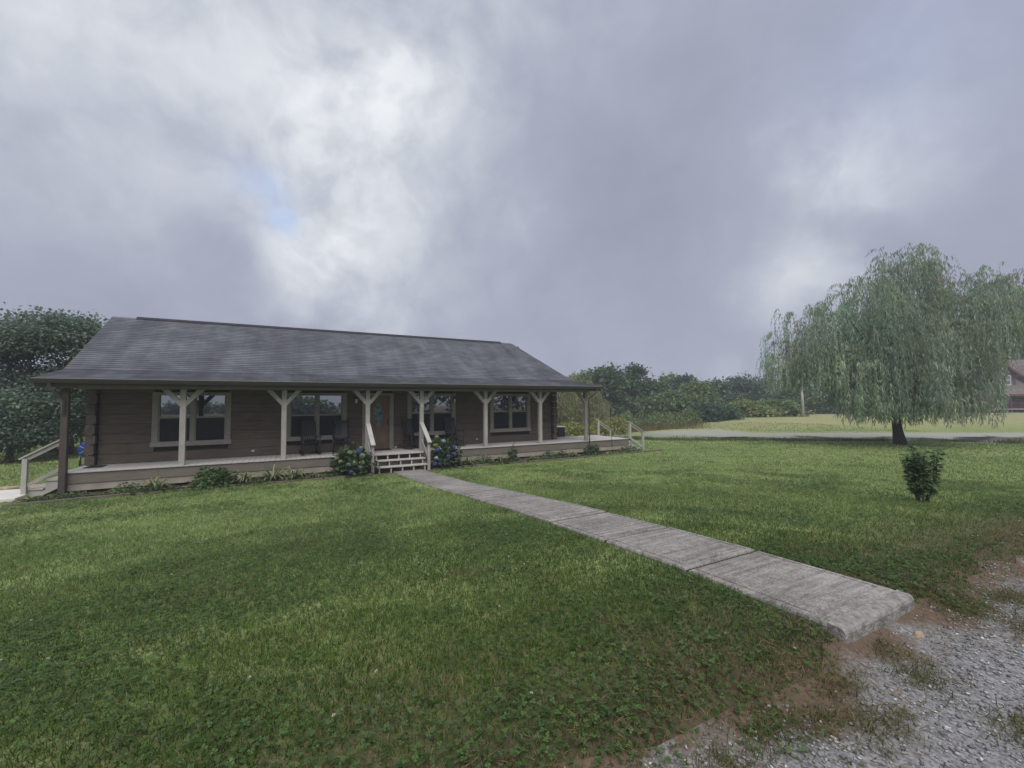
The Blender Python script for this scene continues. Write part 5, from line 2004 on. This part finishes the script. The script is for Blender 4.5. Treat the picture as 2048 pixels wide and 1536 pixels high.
for tx, ty, tr in TUFTS:
    n_ = int(16000 * tr * tr)
    x, y = tx + rng.normal(size=n_) * tr * .75, ty + rng.normal(size=n_) * tr * .42
    k2 = ~((x > WX0 - .03) & (x < WX1 + .03) & (y > -13.88))
    x, y = x[k2], y[k2]
    n_ = len(x)
    w_ = rng.random((n_, 1))
    cl = np.array((.085, .125, .035)) * w_ + np.array((.21, .165, .085)) * (1 - w_)
    cl = cl * (.55 + .8 * rng.random((n_, 1)))
    v, f, vc_ = blades(np.stack([x, y, terrain(x, y) + .004], 1), .022 + .045 * rng.random(n_), .003 + .003 * rng.random(n_), cl, 2.2, True)
    GV.append(v)
    GF.append(f + off)
    GC.append(vc_)
    off += len(v)
gr = kind(add('grass', make_mesh('grass', np.concatenate(GV), np.concatenate(GF), 'grass', colors=np.concatenate(GC))), 'stuff')
gr['label'] = 'short mown lawn grass with dry straw tufts at the drive'

# flattened dry straw on the dirt beside the drive
n_ = 5200
x = 5.0 + 9 * rng.random(n_)
y = drive_edge(x) + .25 - .75 * rng.random(n_) ** 1.4
ok = (fbm(x, y, 2.2) > .44) & ~((x > WX0 - .03) & (x < WX1 + .03) & (y > -13.88))
x, y = x[ok], y[ok]
n_ = len(x)
a = rng.random(n_) * 2 * math.pi
c = np.stack([x, y, terrain(x, y) + .013 + .012 * rng.random(n_)], 1)
d_ = np.stack([np.cos(a), np.sin(a), .25 * rng.random(n_)], 1)
s_ = .03 + .07 * rng.random(n_)
v, f = leaf_quads(c, d_, np.array([0, 0, 1.0]) + rng.normal(size=c.shape) * .3, s_, np.full(n_, .0016))
st = kind(add('straw', make_mesh('straw', v, f, 'grass', colors=np.repeat(jitter_col((.30, .21, .12), n_, .4), 4, 0))), 'stuff')
st['label'] = 'dry straw lying on the dirt beside the drive'

# clover: three round leaflets on a stalk, growing in patches of the near lawn
q1, q2 = ring_pts(1.2, 7.0, 3400), ring_pts(7.0, 15.0, 700)
x, y, rr_1 = [np.concatenate([p, q]) for p, q in zip(q1, q2)]
ok = lawn_ok(x, y) & (fbm(x + 11, y + 5, 1.1) + (rng.random(len(x)) - .5) * .55 > .585 + .13 * sstep(4.5, 14.5, rr_1))
x, y, rr_1 = x[ok], y[ok], rr_1[ok]
n_ = len(x)
z = terrain(x, y) + .018 + .030 * rng.random(n_)
a0 = rng.random(n_) * 2 * math.pi
r_ = (.0042 + .0042 * rng.random(n_)) * (1 + .9 * sstep(6, 12, rr_1))
tilt = rng.normal(size=(n_, 2)) * .25
cl = jitter_col((.085, .150, .042), n_, .5)
V, F, Cc = [], [], []
k0 = 0
for j in range(3):
    a = a0 + j * 2 * math.pi / 3
    cx, cy = x + np.cos(a) * r_ * 1.05, y + np.sin(a) * r_ * 1.05
    ring_ = []
    for q in range(4):
        b_ = a + q * 2 * math.pi / 4
        vx, vy = np.cos(b_) * r_, np.sin(b_) * r_
        ring_.append(np.stack([cx + vx, cy + vy, z + (cx + vx - x) * tilt[:, 0] + (cy + vy - y) * tilt[:, 1]], 1))
    v = np.stack(ring_, 1).reshape(-1, 3)
    V.append(v)
    F.append(np.arange(n_ * 4).reshape(n_, 4) + k0)
    Cc.append(np.repeat(cl, 4, 0))
    k0 += n_ * 4
clv = kind(add('clover', make_mesh('clover', np.concatenate(V), np.concatenate(F), 'leaf', colors=np.concatenate(Cc))), 'stuff')
clv['label'] = 'clover leaves growing in patches of the near lawn'
# white clover heads
x, y, _ = ring_pts(1.6, 9.0, 3.2)
ok = lawn_ok(x, y) & (fbm(x + 11, y + 5, .75) > .42)
x, y = x[ok], y[ok]
per = 14
n_ = len(x)
c = np.repeat(np.stack([x, y, terrain(x, y) + .055 + .02 * rng.random(n_)], 1), per, 0)
dr = rand_dirs(n_ * per)
dr[:, 2] = np.abs(dr[:, 2])
v, f = leaf_quads(c, dr, rng.normal(size=dr.shape), np.full(len(c), .010), np.full(len(c), .004))
ch = kind(add('clover_heads', make_mesh('clover_heads', v, f, 'petal', colors=np.repeat(jitter_col((.62, .60, .52), len(c), .15, .05), 4, 0))), 'stuff')
ch['label'] = 'tiny white clover heads dotted over the near lawn'

# loose stones of the drive
n_ = 74000
x = 5.2 + 10.5 * rng.random(n_) ** 1.15
y = -17.0 + 3.6 * rng.random(n_)
den = fbm(x, y, 1.5)
e = drive_edge(x)
prob = np.clip(1.25 - np.clip((den - .46) * 5.5 + np.clip((y + 14.3) * 1.1, -.2, .75), 0, 1.12), .05, 1)
ok = (y < e - .03) & (rng.random(n_) < prob) & ~((x > WX0 - .02) & (x < WX1 + .02) & (y > -13.87))
x, y = x[ok], y[ok]
n_ = len(x)
z = terrain(x, y) + .012
sz = .0034 + .0090 * rng.random(n_) ** 3.0
base = np.array([(1, 0, 0), (0, 1, 0), (-1, 0, 0), (0, -1, 0), (0, 0, .75), (0, 0, -.6)])
rot = rng.random(n_) * 2 * math.pi
jit = 1 + (rng.random((n_, 6, 3)) - .5) * .7
v = base[None] * jit * (sz[:, None, None])
v[:, :, 0] *= 1.35
v += (rng.random((n_, 6, 3)) - .5) * sz[:, None, None] * .5
cr_, sr_ = np.cos(rot)[:, None], np.sin(rot)[:, None]
vx = v[:, :, 0] * cr_ - v[:, :, 1] * sr_
vy = v[:, :, 0] * sr_ + v[:, :, 1] * cr_
v = np.stack([vx + x[:, None], vy + y[:, None], v[:, :, 2] + z[:, None] + sz[:, None] * .45], -1).reshape(-1, 3)
tf = np.array([(0, 1, 4), (1, 2, 4), (2, 3, 4), (3, 0, 4), (1, 0, 5), (2, 1, 5), (3, 2, 5), (0, 3, 5)])
f = (np.arange(n_)[:, None, None] * 6 + tf[None]).reshape(-1, 3)
tone = .16 + .34 * rng.random((n_, 1)) ** 1.3 + (rng.random((n_, 1)) < .06) * .30
cl = tone * np.array([[1.0, .99, 1.0]]) * (1 + (rng.random((n_, 3)) - .5) * .08)
gv = kind(add('gravel', make_mesh('gravel', v, f, 'stones', colors=np.repeat(np.clip(cl, .02, .8), 6, 0))), 'stuff')
gv['label'] = 'loose grey gravel on the drive'
rk = MB()
n_ = 8
rkx, rky = 9.02, -13.98
v = [(rkx + .055 * math.cos(2 * math.pi * k / n_), rky + .028 * math.sin(2 * math.pi * k / n_), .128) for k in range(n_)] + [(rkx + .035 * math.cos(2 * math.pi * k / n_ + .2), rky + .017 * math.sin(2 * math.pi * k / n_ + .2), .158) for k in range(n_)]
f = [(k, (k + 1) % n_, (k + 1) % n_ + n_, k + n_) for k in range(n_)] + [tuple(range(n_, 2 * n_))]
tag(add('loose_stone', make_mesh('loose_stone', v, f, 'tan_stone')), 'single pale stone lying against the end of the concrete walk', 'stone')

# ------------------------------------------------------------------ thin haze, added also to lift the darks like lens flare
hz = bpy.data.materials.new('haze_air')
hz.use_nodes = True
ht = hz.node_tree
for n in list(ht.nodes):
    ht.nodes.remove(n)
pvn = ht.nodes.new('ShaderNodeVolumePrincipled')
pvn.inputs['Color'].default_value = (0.86, 0.90, 1.0, 1)
pvn.inputs['Density'].default_value = 0.0018
hout = ht.nodes.new('ShaderNodeOutputMaterial')
ht.links.new(pvn.outputs[0], hout.inputs['Volume'])
MATS['haze_air'] = hz
HAZE = True
if HAZE:
    hb = MB().box(-1000, 1000, -1000, 1200, -3.0, 14.0)
    kind(add('haze', hb.mesh('haze', 'haze_air')), 'stuff')
